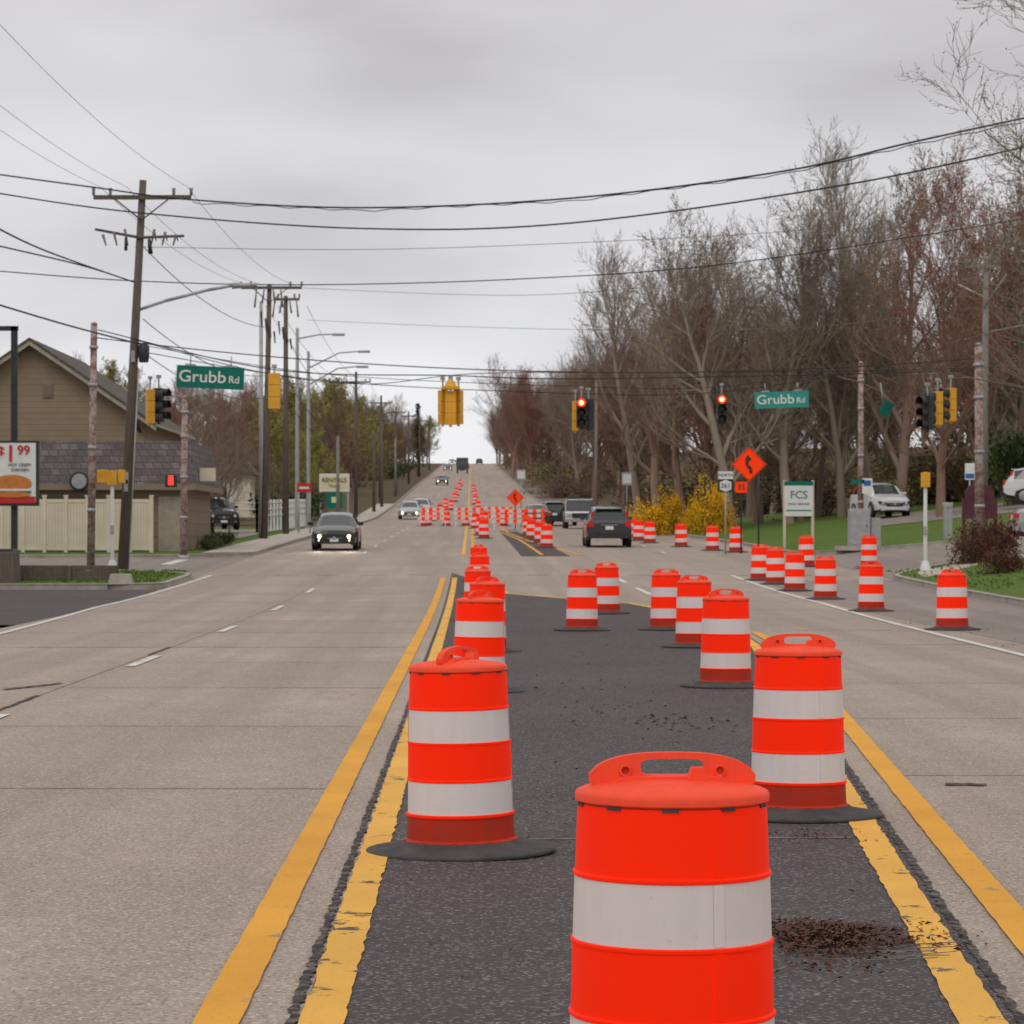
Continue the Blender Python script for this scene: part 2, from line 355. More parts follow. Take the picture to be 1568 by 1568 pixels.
for y0,y1 in zip(KY,KY[1:]):
    for x0,x1 in zip(xs,xs[1:]):
        mb.face([(x0,y0,T(x0,y0)-.05),(x1,y0,T(x1,y0)-.05),(x1,y1,T(x1,y1)-.05),(x0,y1,T(x0,y1)-.05)],'ground')
mb.obj('ground')
RK=[(-60,11.8),(88,11.8),(120,11.6),(150,10.6),(220,9),(350,6.8),(1300,6.5)]
def RR(y):
    for (a,xa),(b,xb) in zip(RK,RK[1:]):
        if y<=b: return xa+(xb-xa)*(y-a)/(b-a)
    return 6.5
LE=-7.9; C0,C1=86.,101.
road=empty('road')
drape('carriageway',[(LE,-60),(11.8,-60),(11.8,120)]+[(RR(y),y) for y in (150,220,350,1300)]+[(LE,1300)],0,'road',road)
drape('cross_street_left',[(-140,C0),(LE-.0,C0),(LE,C1),(-140,C1)],.0,'road2',road)
drape('cross_street_right',[(11.8,C0),(140,C0),(140,C1),(11.8,C1)],.0,'road2',road)
def fillet(cx,cy,sx,sy,r,k='road2'):
    o=(cx+sx*r,cy+sy*r); pts=[(cx,cy)]
    for i in range(9):
        a=math.radians(90*i/8); pts.append((o[0]-sx*r*math.cos(a), o[1]-sy*r*math.sin(a)))
    drape('corner_apron',pts,0,k,road)
    return pts[1:]
RAD=6
cNL=fillet(LE,C0,-1,-1,5); cFL=fillet(LE,C1,-1,1,5); cNR=fillet(11.8,C0,1,-1,RAD); cFR=fillet(11.8,C1,1,1,RAD)
drape('driveway',[(LE,50),(LE,73),(-60,73),(-60,50)],.0,'asph',road)
def mr(y): return .93+.076*y
med=[(-.545,-5),(mr(-5)+.12,-5),(mr(10)+.12,10),(mr(25)+.12,25),(mr(40)+.12,40),(4.45,48),(4.4,56),(3.5,63),(2.0,67),(.9,70),(.1,80),(-.545,86)]
drape('median_asphalt',med,.004,'asph',road)
drape('shoulder_asphalt',[(7.95,-10),(11.8,-10),(11.8,80),(7.95,80)],.004,'road2',road)
drape('patch_asphalt',[(1.8,104),(3.6,104),(2.6,165),(1.6,165)],.004,'asph',road)
O1=.010
strip('yellow_line',[(-.81,-5),(-.81,82)],.15,'yel',O1,road,.04,.15)
strip('yellow_line',[(-.475,-5),(-.475,82)],.14,'yel2',O1,road,.10,.10)
strip('centre_joint',[(-.575,-5),(-.575,86)],.032,'crack',O1-.002,road,.7,.05)
inner=[(mr(y)+.0,y) for y in (-5,10,25,40)]+[(4.35,48),(4.3,56),(3.5,63),(2.0,67),(.9,70),(.2,80)]
strip('yellow_line',inner,.15,'yel2',O1,road,.08,.10)
outer=[(mr(y)+.37,y) for y in (-5,10,25,40)]+[(4.55,46)]
strip('yellow_line',outer,.15,'yel',O1,road,.04,.15)
strip('edge_joint',[(mr(y)+.125,y) for y in (-5,10,25,42)],.034,'crack',O1-.002,road,.7,.05)
for i in range(-1,7):
    y0=24.9-3+i*12.2
    if y0+3<84: strip('lane_dash',[(-4.05,y0),(-4.05,y0+3)],.12,'wht',O1,road)
    if i in(0,1): strip('lane_dash_tar',[(-4.2,y0+3.2),(-4.2,y0+6)],.05,'crack',O1-.003,road,.4,.2)
for i in range(24):
    y0=108+i*12.2
    strip('lane_dash',[(-4.05,y0),(-4.05,y0+3)],.12,'wht',O1,road)
    if i<8: strip('lane_dash',[(7.3,y0),(7.3,y0+3)],.12,'wht',O1,road)
strip('lane_dash',[(4.4,66),(4.25,74)],.15,'wht',O1,road)
strip('lane_dash',[(4.2,78),(4.1,84)],.15,'wht',O1,road)
strip('edge_line',[(7.0,-5),(7.15,37),(7.7,62),(7.6,84)],.14,'wht',O1,road)
strip('edge_line',[(-7.45,-5),(-7.45,45),(-7.9,60),(-7.6,84)],.12,'wht',O1,road)
for x in (-7.0,-5.6,-4.3,-2.9,-1.6,1.9,3.2,5.0,6.4): strip('crosswalk_dash',[(x-.33,84.5),(x+.33,84.5)],.28,'wht',O1,road)
strip('stop_line',[(7.7,84),(10.8,84)],.4,'wht',O1,road)
strip('yellow_line',[(.05,106),(.05,220)],.14,'yel',O1,road); strip('yellow_line',[(-.3,106),(-.3,900)],.14,'yel2',O1,road)
strip('yellow_line',[(4.0,106),(2.6,135),(2.0,160),(1.9,200)],.14,'yel',O1,road)
strip('yellow_line',[(2.6,106),(2.3,135),(1.7,160)],.14,'yel',O1,road)
for y in (17.6,23.4,29.3,35.2,40,46,52,58,64,70,76):
    k='crack' if y in (29.3,40) else 'joint'
    strip('slab_joint',[(LE,y),(-4,y+.06),(-.9,y+.02)],.03 if y<40 else .06,k,O1-.004,road,.5,.2)
    strip('slab_joint',[(mr(y)+.5 if y<45 else 4.9,y+1),(7.9,y+1.1)],.03 if y<40 else .06,'joint',O1-.004,road,.5,.2)
for y in (110,122,136,150,170,190,215,240): strip('slab_joint',[(LE,y),(RR(y),y)],.10,'joint',O1-.004,road)
strip('slab_joint',[(-4.2,5),(-4.2,84)],.016,'joint',O1-.004,road,.5,.3)
strip('median_joint',[(-.38,14.6),(mr(14.6)-.1,14.7)],.02,'joint',O1,road,.5,.1)
strip('tar_patch',[(2.95,17.9),(3.2,17.85)],.10,'crack',O1,road,.5,.05)
strip('tar_patch',[(-4.7,28.9),(-4.3,30.2)],.07,'crack',O1,road,.5,.1)
strip('stop_line',[(-10,C0+8),(-10,C1-1)],.4,'wht',O1,road); strip('yellow_line',[(-14,93.5),(-80,93.5)],.25,'yel',O1,road)
near=[(-60,73.4),(-9.3,73.4)]+arc(-9.3,74.9,1.4,-90,0,4)
P=near+[(LE,C0-5)]+cNL+[(-60,C0)]
drape('grass_verge',P,.12,'grass'); kerb('kerb',P,1)
P=[(-140,C1)]+list(reversed(cFL))+[(LE,250),(LE,500),(LE,900)]
kerb('kerb',P,1)
drape('lawn',[(-140,C1)]+list(reversed(cFL))+[(LE,180),(-140,180)],.10,'grass')
drape('verge',[(LE,180.05),(LE,900),(-140,900),(-140,180.05)],.10,'ground')
drape('pavement',[(LE-.17,C1+5),(LE-.17,300),(LE-1.9,300),(LE-1.9,C1+3)],.125,'walk')
kerb('kerb',[(-30,48.7),(-9.5,48.7),(-8.05,47),(-8.0,-20)],-1)
drape('lawn',[(-60,48.7),(-9.5,48.7),(-8.05,47),(-8.0,-20),(-60,-20)],.11,'grass')
P=[(11.8,-20),(11.8,C0-RAD)]+cNR+[(140,C0)]
kerb('kerb',P,-1); drape('lawn',[(140,-20)]+P,.12,'grass')
P=[(140,C1)]+list(reversed(cFR))+[(RR(y),y) for y in (120,150,220,350,900)]
kerb('kerb',P,-1); drape('lawn',[(140,C1)]+list(reversed(cFR))+[(RR(y),y) for y in (120,150,185)]+[(40,185),(140,150)],.11,'grass')
drape('pavement',[(12.3,78),(14.5,82),(18,84),(18,85.6),(15,85),(12.6,81.5)],.128,'walk')
drape('parking_lot',[(17.5,128),(60,122),(60,146),(19,146)],.13,'road2')
drape('parking_lot',[(-10.8,128),(-30,128),(-30,165),(-10.8,165)],.13,'road2')
b=MB()
for i in range(3000):
    if i%2==0: x,y=U(-13.5,-8.3),U(75,85)
    else: x,y=U(12.1,20),U(68,84)
    z=T(x,y)+.11; h=U(.03,.08); a=U(0,3.14); w=U(.03,.08); lx=U(-.03,.03)
    b.face([(x-w*math.cos(a),y-w*math.sin(a),z),(x+w*math.cos(a),y+w*math.sin(a),z),(x+lx,y+lx,z+h)],'grass')
b.obj('grass_tufts')
# ---------------- drums
def drum_mesh(det=48,base=True):
    b=MB(); q=.972
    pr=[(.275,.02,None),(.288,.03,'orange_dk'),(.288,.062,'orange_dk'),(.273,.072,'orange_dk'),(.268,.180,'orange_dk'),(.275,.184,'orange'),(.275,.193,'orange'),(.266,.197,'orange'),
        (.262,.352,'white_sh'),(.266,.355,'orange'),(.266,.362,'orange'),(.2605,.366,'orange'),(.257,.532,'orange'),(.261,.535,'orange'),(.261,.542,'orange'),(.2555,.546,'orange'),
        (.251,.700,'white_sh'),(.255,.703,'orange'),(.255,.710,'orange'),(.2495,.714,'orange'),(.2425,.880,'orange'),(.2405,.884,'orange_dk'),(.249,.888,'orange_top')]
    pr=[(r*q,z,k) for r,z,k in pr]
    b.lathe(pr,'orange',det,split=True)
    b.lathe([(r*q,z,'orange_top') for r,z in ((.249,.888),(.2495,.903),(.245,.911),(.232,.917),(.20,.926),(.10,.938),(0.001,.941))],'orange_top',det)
    b.lathe([(.28,.06,None),(.31,.044,'rubber'),(.40,.028,'rubber'),(.462,.018,'rubber'),(.468,.011,'rubber'),(.464,.0,'rubber')],'rubber',det)
    if det>30:
        for a in range(10):
            t=a*math.pi/5+.2; b.box((.2405*q*math.cos(t),.2405*q*math.sin(t),.879),(.010,.042,.008),'rubber',Matrix.Rotation(t,3,'Z'))
            b.lathe([(.001,.0,None),(.013,.0,'orange_dk'),(.014,-.008,'orange_dk')],'orange_dk',8,(.288*q*math.cos(t+.3),.288*q*math.sin(t+.3),.05))
            t2=t+.15; b.box((.2835*q*math.cos(t2),.2835*q*math.sin(t2),.05),(.016,.02,.03),'orange_dk',Matrix.Rotation(t2,3,'Z'))
        for t in (-1.25,1.9):
            for z0_,z1_,r0,r1,k in ((.199,.350,.2665,.2625,'white_sh'),(.549,.698,.256,.2515,'white_sh'),(.717,.878,.250,.243,'orange'),(.370,.530,.261,.2575,'orange')):
                a=t; c_,s_=math.cos(a),math.sin(a); c2,s2=math.cos(a+.12),math.sin(a+.12); e=.0012
                b.face([((r0*q+e)*c_,(r0*q+e)*s_,z0_),((r0*q+e)*c2,(r0*q+e)*s2,z0_),((r1*q+e)*c2,(r1*q+e)*s2,z1_),((r1*q+e)*c_,(r1*q+e)*s_,z1_)],k)
    n=48 if det>30 else 20; th=.016
    def sup(t,a,c,e1,e2):
        x=math.cos(t);z=math.sin(t); return (a*math.copysign(abs(x)**e1,x), c*math.copysign(abs(z)**e2,z))
    out=[];inn=[]
    for i in range(n):
        t=2*math.pi*i/n
        x,z=sup(t,.208,.055,.75,.5)
        if z>0: x*=1-.30*(z/.055)**1.3
        out.append((x,.918 if z<0 and abs(x)<.19 else .941+z*.5 if z<0 else .950+z))
        x,z=sup(t,.080,.022,.45,.55); inn.append((x,.968+z*.95))
    def fr(p,y): return Vector((p[0],y,p[1]))
    for i in range(n):
        j=(i+1)%n
        b.face([fr(out[i],-th),fr(out[j],-th),fr(inn[j],-th),fr(inn[i],-th)],'orange_top')
        b.face([fr(out[j],th),fr(out[i],th),fr(inn[i],th),fr(inn[j],th)],'orange_top')
        b.face([fr(out[i],-th),fr(out[i],th),fr(out[j],th),fr(out[j],-th)],'orange_top',False)
        b.face([fr(inn[j],-th),fr(inn[j],th),fr(inn[i],th),fr(inn[i],-th)],'orange_top',False)
    if det>30:
        for sx in (-1,1):
            b.lathe([(.016,-.017,None),(.016,-.022,'orange_top'),(.010,-.022,'orange_top'),(.009,-.0175,'orange_dk'),(.0,-.0175,'orange_dk')],'orange_top',14,(sx*.118,0,.960),'y')
        b.prism([(-.05,0),(.02,0),(.0,.05),(-.03,.05)],'orange_top',(.075,-.045,.92),(1,0,0),(0,0,1),.05)
        for sy in(-1,1): b.prism([(-.17,0),(.17,0),(.12,.022),(-.12,.022)],'orange_top',(0,sy*.03,.925),(1,0,0),(0,0,1),.03)
    return b.mesh('traffic_drum')
DM=drum_mesh(64); DF=drum_mesh(16)
def drum(px,d,rz=None,X=None):
    x=PX(px,d) if X is None else X
    if rz is None: rz=U(-1.2,1.2)
    o=place(DM if d<60 else DF,'traffic_drum',(x,d,T(x,d)+.006),rz)
    if d>12: o.rotation_euler[0]=U(-.014,.014); o.rotation_euler[1]=U(-.014,.014)
drum(1029,7.18,.03); drum(706,14.1,1.12); drum(1222,15.9,.06)
drum(1111,29.5,.5); drum(733,28.6,1.0); drum(1063,40,.3); drum(745,38.5,.8); drum(732,52,.2); drum(735,70,.4); drum(733,80,.9)
drum(891,47,.3); drum(929,56.5,.2); drum(1020,47.3,.1)
for px,d in ((1458,47.4),(1334,58),(1264,66),(1217,72),(1188,77),(1164,80),(1235,92),(1331,90),(1127,110),(1091,113),(1043,120),(995,128),(978,134),(966,142),
             (837,118),(827,128),(814,138),(808,150),(741,140),(736,150),(728,180)): drum(px,d)
for i in range(4): drum(0,195+i*30,X=-3.2+i*.2+U(-.1,.1))
for i in range(6): drum(0,200+i*34+U(-4,4),X=.7-i*.09+U(-.12,.12))
for i in range(6): drum(0,240+i*36+U(-4,4),X=-2.1+i*.1+U(-.1,.1))
for i in range(5): drum(0,196+U(-3,3),X=-3+i*1.3)
def barricade(x,y):
    b=MB()
    for z in (.45,.75,1.05):
        for i in range(8): b.prism([(i*.25-1,0),(i*.25-.75,0),(i*.25-.75,.2),(i*.25-1,.2)],'signo' if i%2 else 'signw',(0,0,z),(1,0,0),(0,0,1),.03)
    for s in(-.85,.85):
        b.box((s,.03,.65),(.05,.04,1.3),'signw'); b.box((s,0,.03),(.06,.9,.06),'signw')
    b.obj('road_barricade',(x,y,T(x,y)))
for x,y in ((-2.6,192),(-.2,193),(2.2,170),(3.4,172),(1.9,205)): barricade(x,y)
# ---------------- debris
b=MB()
def chip(x,y,s,z0):
    a=U(0,6.28); p=Vector((x,y,z0)); u=Vector((math.cos(a),math.sin(a),U(-.3,.5)))*s; v=Vector((-math.sin(a),math.cos(a),U(-.3,.5)))*s*U(.3,.7)
    b.face([p-u,p-v*.8+Vector((0,0,s*.3)),p+u,p+v+Vector((0,0,s*.5))],'debris')
for i in range(420):
    y=U(8,60); x=U(-.3,mr(y)-.1) if y<45 else U(0,4.2); 
    chip(x,y,U(.004,.012)*(1 if R_()<.85 else 2.4),.012)
for i in range(60): chip(random.gauss(1.65,.25),random.gauss(23.8,.6),U(.012,.03),.014)
for i in range(60): chip(random.gauss(1.3,.8),random.gauss(26,3),U(.01,.028),.014)
for i in range(240): chip(U(7.4,11),U(30,62),U(.008,.026),.012)
for i in range(110): chip(U(-.3,1.6),U(13.5,19),U(.006,.018),.012)
for i in range(70): chip(random.gauss(1.75,.14),random.gauss(14.7,.18),U(.005,.014),.014)
b.obj('fallen_debris')
b=MB()
for i in range(3600):
    a=U(0,6.28); r=abs(random.gauss(0,.46))*(.8+.3*math.sin(a*3+1)); x=1.36+r*.38*math.cos(a)*1.2; y=10.95+r*.85*math.sin(a)
    chip(x,y,U(.004,.019),.012+max(0,.05*(1-r*1.2))*R_())
for i in range(20):
    x=U(1.2,1.75);y=U(10.4,10.9); a=U(-.5,.5); b.tube((x,y,.014),(x+.16*math.cos(a),y+.1*math.sin(a),.02),.003,.002,'wood_lt',4)
b.obj('leaf_litter_pile')
# ---------------- trees
def tube_tree(kind,h,mat,bud,seed,sides=6,low=.25,spread=.55,upright=.35,twr=.011,budp=1.,buds=.07,cnt=2):
    random.seed(seed); b=MB()
    def rv(): return Vector((U(-1,1),U(-1,1),U(-1,1)))
    maxl=4
    def br(p,d,ln,r,lv):
        n=(8,5,4,3,2)[lv]; rr=r
        for i in range(n):
            d=(d+rv()*(.12,.22,.30,.38,.45)[lv]+Vector((0,0,(.05,upright*.3,upright*.3,.14,.12)[lv]))).normalized()
            q=p+d*ln/n; r1=max(twr*.5,r*(1-(i+1)/n*.82)); b.tube(p,q,rr,r1,mat,(sides,5,3,3,3)[lv],False,True)
            if lv<maxl:
                k=cnt
                if lv==0: k=0 if (i+1)/n<low else (2 if i<n-1 else 4)
                elif i==0 and lv<3: k=1
                elif lv==3 and R_()<.4: k=1
                for _ in range(k):
                    side=rv(); side=(side-d*side.dot(d)).normalized()
                    ang=U(.45,.95)*spread*1.5 if i<n-1 else U(.15,.6)
                    nd=(d*math.cos(ang)+side*math.sin(ang)); nd.z+=.1*upright; nd.normalize()
                    frac=(i+1)/n
                    l2=(h*U(.28,.52)*(1-.38*frac) if lv==0 else ln*U(.42,.70)*(1-.3*frac))
                    br(p.lerp(q,U(.3,1)),nd,l2,max(twr,min(r1*.75,l2*.022)),lv+1)
            elif bud and R_()<budp:
                s=buds*U(.5,1.3); c=q+rv()*.05; u=rv().normalized()*s; v=u.cross(rv()).normalized()*s*.6
                b.face([c-u,c-v,c+u,c+v],bud)
            p=q; rr=r1
    br(Vector((0,0,-.3)),Vector((U(-.08,.08),U(-.08,.08),1)),h*.74,h*.015+.03,0)
    me=b.mesh(kind); zt=max(v[2] for v in b.v); return me,zt
TM=[tube_tree('bare_tree',16,'bark2',None,41,low=.3,spread=.62,upright=.30,twr=.010),
    tube_tree('bare_tree',16,'bark','bud_o',42,low=.4,spread=.6,upright=.40,twr=.010,budp=.35,buds=.04),
    tube_tree('bare_tree',16,'bark2','bud_r',43,low=.25,spread=.6,upright=.30,twr=.010,budp=.8,buds=.06),
    tube_tree('bare_tree',16,'bark3',None,44,low=.35,spread=.58,upright=.42,twr=.010),
    tube_tree('bare_tree',16,'bark',None,45,low=.15,spread=.7,upright=.2,twr=.010),
    tube_tree('bare_tree',16,'bark3','bud_o',46,low=.2,spread=.62,upright=.35,twr=.010,budp=.5,buds=.05),
    tube_tree('budding_tree',16,'bark','bud_y',47,low=.15,spread=.6,upright=.4,twr=.010,budp=1,buds=.12)]
WTS=[0,0,1,1,2,2,2,3,4,4,5]
def bush_mesh(name,k,seed,n=2600,s=.09,sticks=60):
    random.seed(seed); b=MB(); lobes=[(Vector((U(-.7,.7),U(-.6,.6),U(.25,.75))),U(.3,.6)) for _ in range(9)]
    for _ in range(sticks):
        a=U(0,6.28); b.tube((U(-.3,.3),U(-.3,.3),-.05),(math.cos(a)*U(.2,1),math.sin(a)*U(.2,1),U(.5,1.3)),.010,.003,'bark',3,False)
    for i in range(n):
        c,r=random.choice(lobes); d=Vector((random.gauss(0,1),random.gauss(0,1),random.gauss(0,1))).normalized()*r*U(.4,1.15); p=c+d
        if p.z<0: p.z=-p.z*.4
        u=Vector((U(-1,1),U(-1,1),U(-1,1))).normalized()*s*U(.5,1.3); v=u.cross(Vector((U(-1,1),U(-1,1),U(-1,1)))).normalized()*s*.6
        b.face([p-u,p-v,p+u,p+v],k)
    return b.mesh(name)
BB=bush_mesh('undergrowth','lf_br',21,1100,.048,140); BO=bush_mesh('undergrowth','lf_ol',22,1100,.042,130); BG=bush_mesh('shrub','lf_gr',23,2200,.06); BY=bush_mesh('forsythia_bush','lf_ye',24,3600,.046,40); BR=bush_mesh('shrub','lf_rd',25,2600,.05)
random.seed(5)
def interp(tab,x):
    if x<=tab[0][0]: return tab[0][1]
    for (a,ya),(b_,yb) in zip(tab,tab[1:]):
        if x<=b_: return ya+(yb-ya)*(x-a)/(b_-a)
    return tab[-1][1]
SKR=[(735,640),(745,580),(780,525),(850,515),(900,495),(925,345),(1000,340),(1050,350),(1100,315),(1200,290),(1280,260),(1310,190),(1440,145),(1500,175),(1568,230),(1800,260)]
SKL=[(-100,490),(60,490),(110,520),(200,560),(270,545),(330,500),(360,530),(400,560),(500,550),(560,585),(640,600),(665,640),(700,665)]
wood=empty('woodland')
def tree_at(x,d,sky,par,maxh=21,kinds=None,jit=(.78,1.0),name='tree',wd=1.0):
    px=VX+F*x/d; z=T(x,d); h=((HY-interp(sky,px))/F*d+HC-z)
    h=min(h,maxh)*U(*jit)
    if h<3: return
    me,zt=TM[random.choice(kinds or WTS)]
    o=place(me,name,(x,d,z),U(0,6.28),1,par); s=h/zt; q=s*U(.95,1.2)*(1.15 if h<12 else 1)*wd; o.scale=(q,q,s)
for i in range(56):
    d=150+110*R_()**1.2; px=U(930,1640); x=PX(px,d)
    if x<RR(d)+3.5: continue
    tree_at(x,d,SKR,wood,jit=(.5,.86))
for px,d in ((1440,132),(1375,150),(1490,150),(1290,152),(1210,150),(1120,150),(1050,156),(1330,156),(1550,160),(975,180),(1160,158),(1010,165),(1250,158),(1090,162)):
    tree_at(PX(px,d),d,SKR,wood,22,kinds=[0,1,2,3,3,5,4],jit=(.90,1.03),wd=1.0)
for i in range(30):
    d=230+300*R_(); x=RR(d)+U(1.5,18)
    tree_at(x,d,SKR,wood,20,jit=(.75,1))
for i in range(26):
    d=380+560*R_(); x=RR(d)+U(.3,8); tree_at(x,d,SKR,wood,21,jit=(.8,1.1))
for i in range(56):
    d=U(160,280); px=U(820,1640); x=PX(px,d)
    if x<RR(d)+4: continue
    s=U(1.6,3.6); o=place(random.choice([BB,BB,BO]),'undergrowth',(x,d,T(x,d)-.2),U(0,6),1,wood); o.scale=(s*1.5,s*1.1,s)
for i in range(28):
    d=U(300,900); x=RR(d)+U(3,12); s=U(2,4); o=place(random.choice([BB,BO]),'undergrowth',(x,d,T(x,d)-.2),U(0,6),1,wood); o.scale=(s*1.3,s*1.1,s)
woodl=empty('tree_line')
for i in range(70):
    d=190+300*R_(); x=-U(15,90)
    px=VX+F*x/d
    if px<-60 or px>520: continue
    tree_at(x,d,SKL,woodl,16,kinds=WTS+[6,6],jit=(.7,1.0))
for i in range(58):
    d=230+620*R_(); x=-U(11.5,26); tree_at(x,d,SKL,woodl,15,kinds=WTS+[2,6,6,6,6],jit=(.65,1.05))
for i in range(56):
    d=U(190,600); x=-U(13,70); s=U(1.6,3.6); 
    if VX+F*x/d<-60: continue
    o=place(random.choice([BB,BO,BO,BG]),'undergrowth',(x,d,T(x,d)-.2),U(0,6),1,woodl); o.scale=(s*1.3,s*1.1,s)
for d,x in ((228,-13.0),(236,-11.9),(222,-14.6),(250,-12.6)): 
    me,zt=TM[6]; s=U(6.5,8.5)/zt; place(me,'budding_tree',(x,d,T(x,d)),U(0,6),s)
for x,d in ((-16,137),(-17.5,140),(-13.5,150),(-14.6,170),(-12.2,178)): 
    me,zt=TM[random.choice([4,5])]; s=U(6,9)/zt; place(me,'bare_tree',(x,d,T(x,d)),U(0,6),s)
place(BG,'shrub',(-11.6,182,T(-11.6,182)),0,(2.2,2,2.4))
for x,d,s in ((-9.9,109.5,.45),(-10.3,112.5,.5),(-10.2,116,.5),(-10.6,120,.55)): place(BG,'shrub',(x,d,T(x,d)+.1),U(0,6),(s*1.3,s,s))
b=MB(); random.seed(3); b.tube((0,0,0),(0,0,12),.2,.03,'bark2',6)
for i in range(2600):
    z=U(2,13.5); r=(14.5-z)*.30*U(.1,1)*(.75+.25*math.sin(z*3)); a=U(0,6.28); p=Vector((r*math.cos(a),r*math.sin(a),z-r*.1)); u=Vector((math.cos(a),math.sin(a),U(-.5,.3)))*U(.15,.4); v=Vector((-math.sin(a),math.cos(a),U(-.3,.3)))*.12
    b.face([p-u,p-v,p+u,p+v],'lf_gr')
b.obj('conifer_tree',(-9.9,530,T(-9.9,530)))
for px,d,s in ((985,150,(1.7,1.3,1.5)),(1020,152,(1.1,1.0,2.0)),(1085,148,(1.1,1.1,2.4)),(1062,150,(.8,.8,1.6)),(958,154,(1.0,.9,1.0)),(1105,150,(.8,.8,1.6))): 
    x=PX(px,d); place(BY,'forsythia_bush',(x,d,T(x,d)),U(0,6),s)
for px,d,s,m in ((1512,84,(1.1,.9,1.15),BR),(1495,83,(.8,.7,.8),BR),(1562,140,(3,2,3.5),BG),(1348,150,(1.6,1.4,1.7),BO),(1535,76,(.7,.6,.6),BR)):
    x=PX(px,d); place(m,'shrub',(x,d,T(x,d)+.1),U(0,6),s)
NT,zt=tube_tree('bare_tree',13,'bark3','bud_o',31,low=.3,spread=.6,upright=.1,twr=.006,budp=.8,buds=.022)
random.seed(9)
place(NT,'bare_tree',(12.9,52,T(12.9,52)),1.0,(1.1,1.1,12.6/zt))
# ---------------- wires
def wire(pts,r,k='wire',name='power_line'):
    c=bpy.data.curves.new(name,'CURVE'); c.dimensions='3D'; c.bevel_depth=r; c.bevel_resolution=1; c.materials.append(M[k])
    s=c.splines.new('POLY'); s.points.add(len(pts)-1)
    for p,q in zip(s.points,pts): p.co=(*q,1)
    o=bpy.data.objects.new(name,c); sc.collection.objects.link(o); return o
def sagw(a,b,sag,r=.012,k='wire',n=24,name='power_line'):
    a=Vector(a);b=Vector(b); wire([a.lerp(b,i/n)-Vector((0,0,sag*4*(i/n)*(1-i/n))) for i in range(n+1)],r,k,name)
def wpix(way,d0,d1,r,k='wire',name='power_line'):
    x0,x1=way[0][0],way[-1][0]; P=[]
    n=len(way)
    for i in range(n-1):
        p0=way[max(0,i-1)];p1=way[i];p2=way[i+1];p3=way[min(n-1,i+2)]
        for j in range(10):
            t=j/10; f=lambda a,b_,c,d:.5*((2*b_)+(-a+c)*t+(2*a-5*b_+4*c-d)*t*t+(-a+3*b_-3*c+d)*t**3)
            P.append((f(p0[0],p1[0],p2[0],p3[0]),f(p0[1],p1[1],p2[1],p3[1])))
    P.append(way[-1]); out=[]
    for x,y in P:
        t=(x-x0)/(x1-x0); out.append(W(x,y,d0+(d1-d0)*t))
    wire(out,r,k,name)
wpix([(-40,262),(145,287),(295,306),(560,318),(880,303),(1200,262),(1400,217),(1600,174)],87,70,.026)
wpix([(-40,290),(205,325),(560,350),(880,341),(1300,282),(1600,218)],88,72,.025)
wpix([(-40,412),(205,430),(470,436),(800,427),(1130,402),(1600,330)],88,90,.018)
wpix([(205,378),(560,382),(920,370),(1250,350),(1600,305)],87,92,.010,'wire_g')
wpix([(-40,368),(120,405),(205,432)],70,88,.022)
wpix([(-40,330),(60,380),(205,432)],60,88,.022)
wpix([(-40,455),(100,497),(215,527)],70,87,.025)
wpix([(440,440),(800,452),(1100,430),(1500,400)],140,112,.012,'wire_g')
wpix([(470,490),(700,500),(950,505),(1250,500),(1505,470)],155,112,.012,'wire_g')
wpix([(295,309)]+[(310+i*22,interp([(295,309),(560,321),(880,306),(1200,265),(1400,220),(1600,178)],310+i*22)+(3 if i%3==0 else 1)) for i in range(58)],86,70,.013)
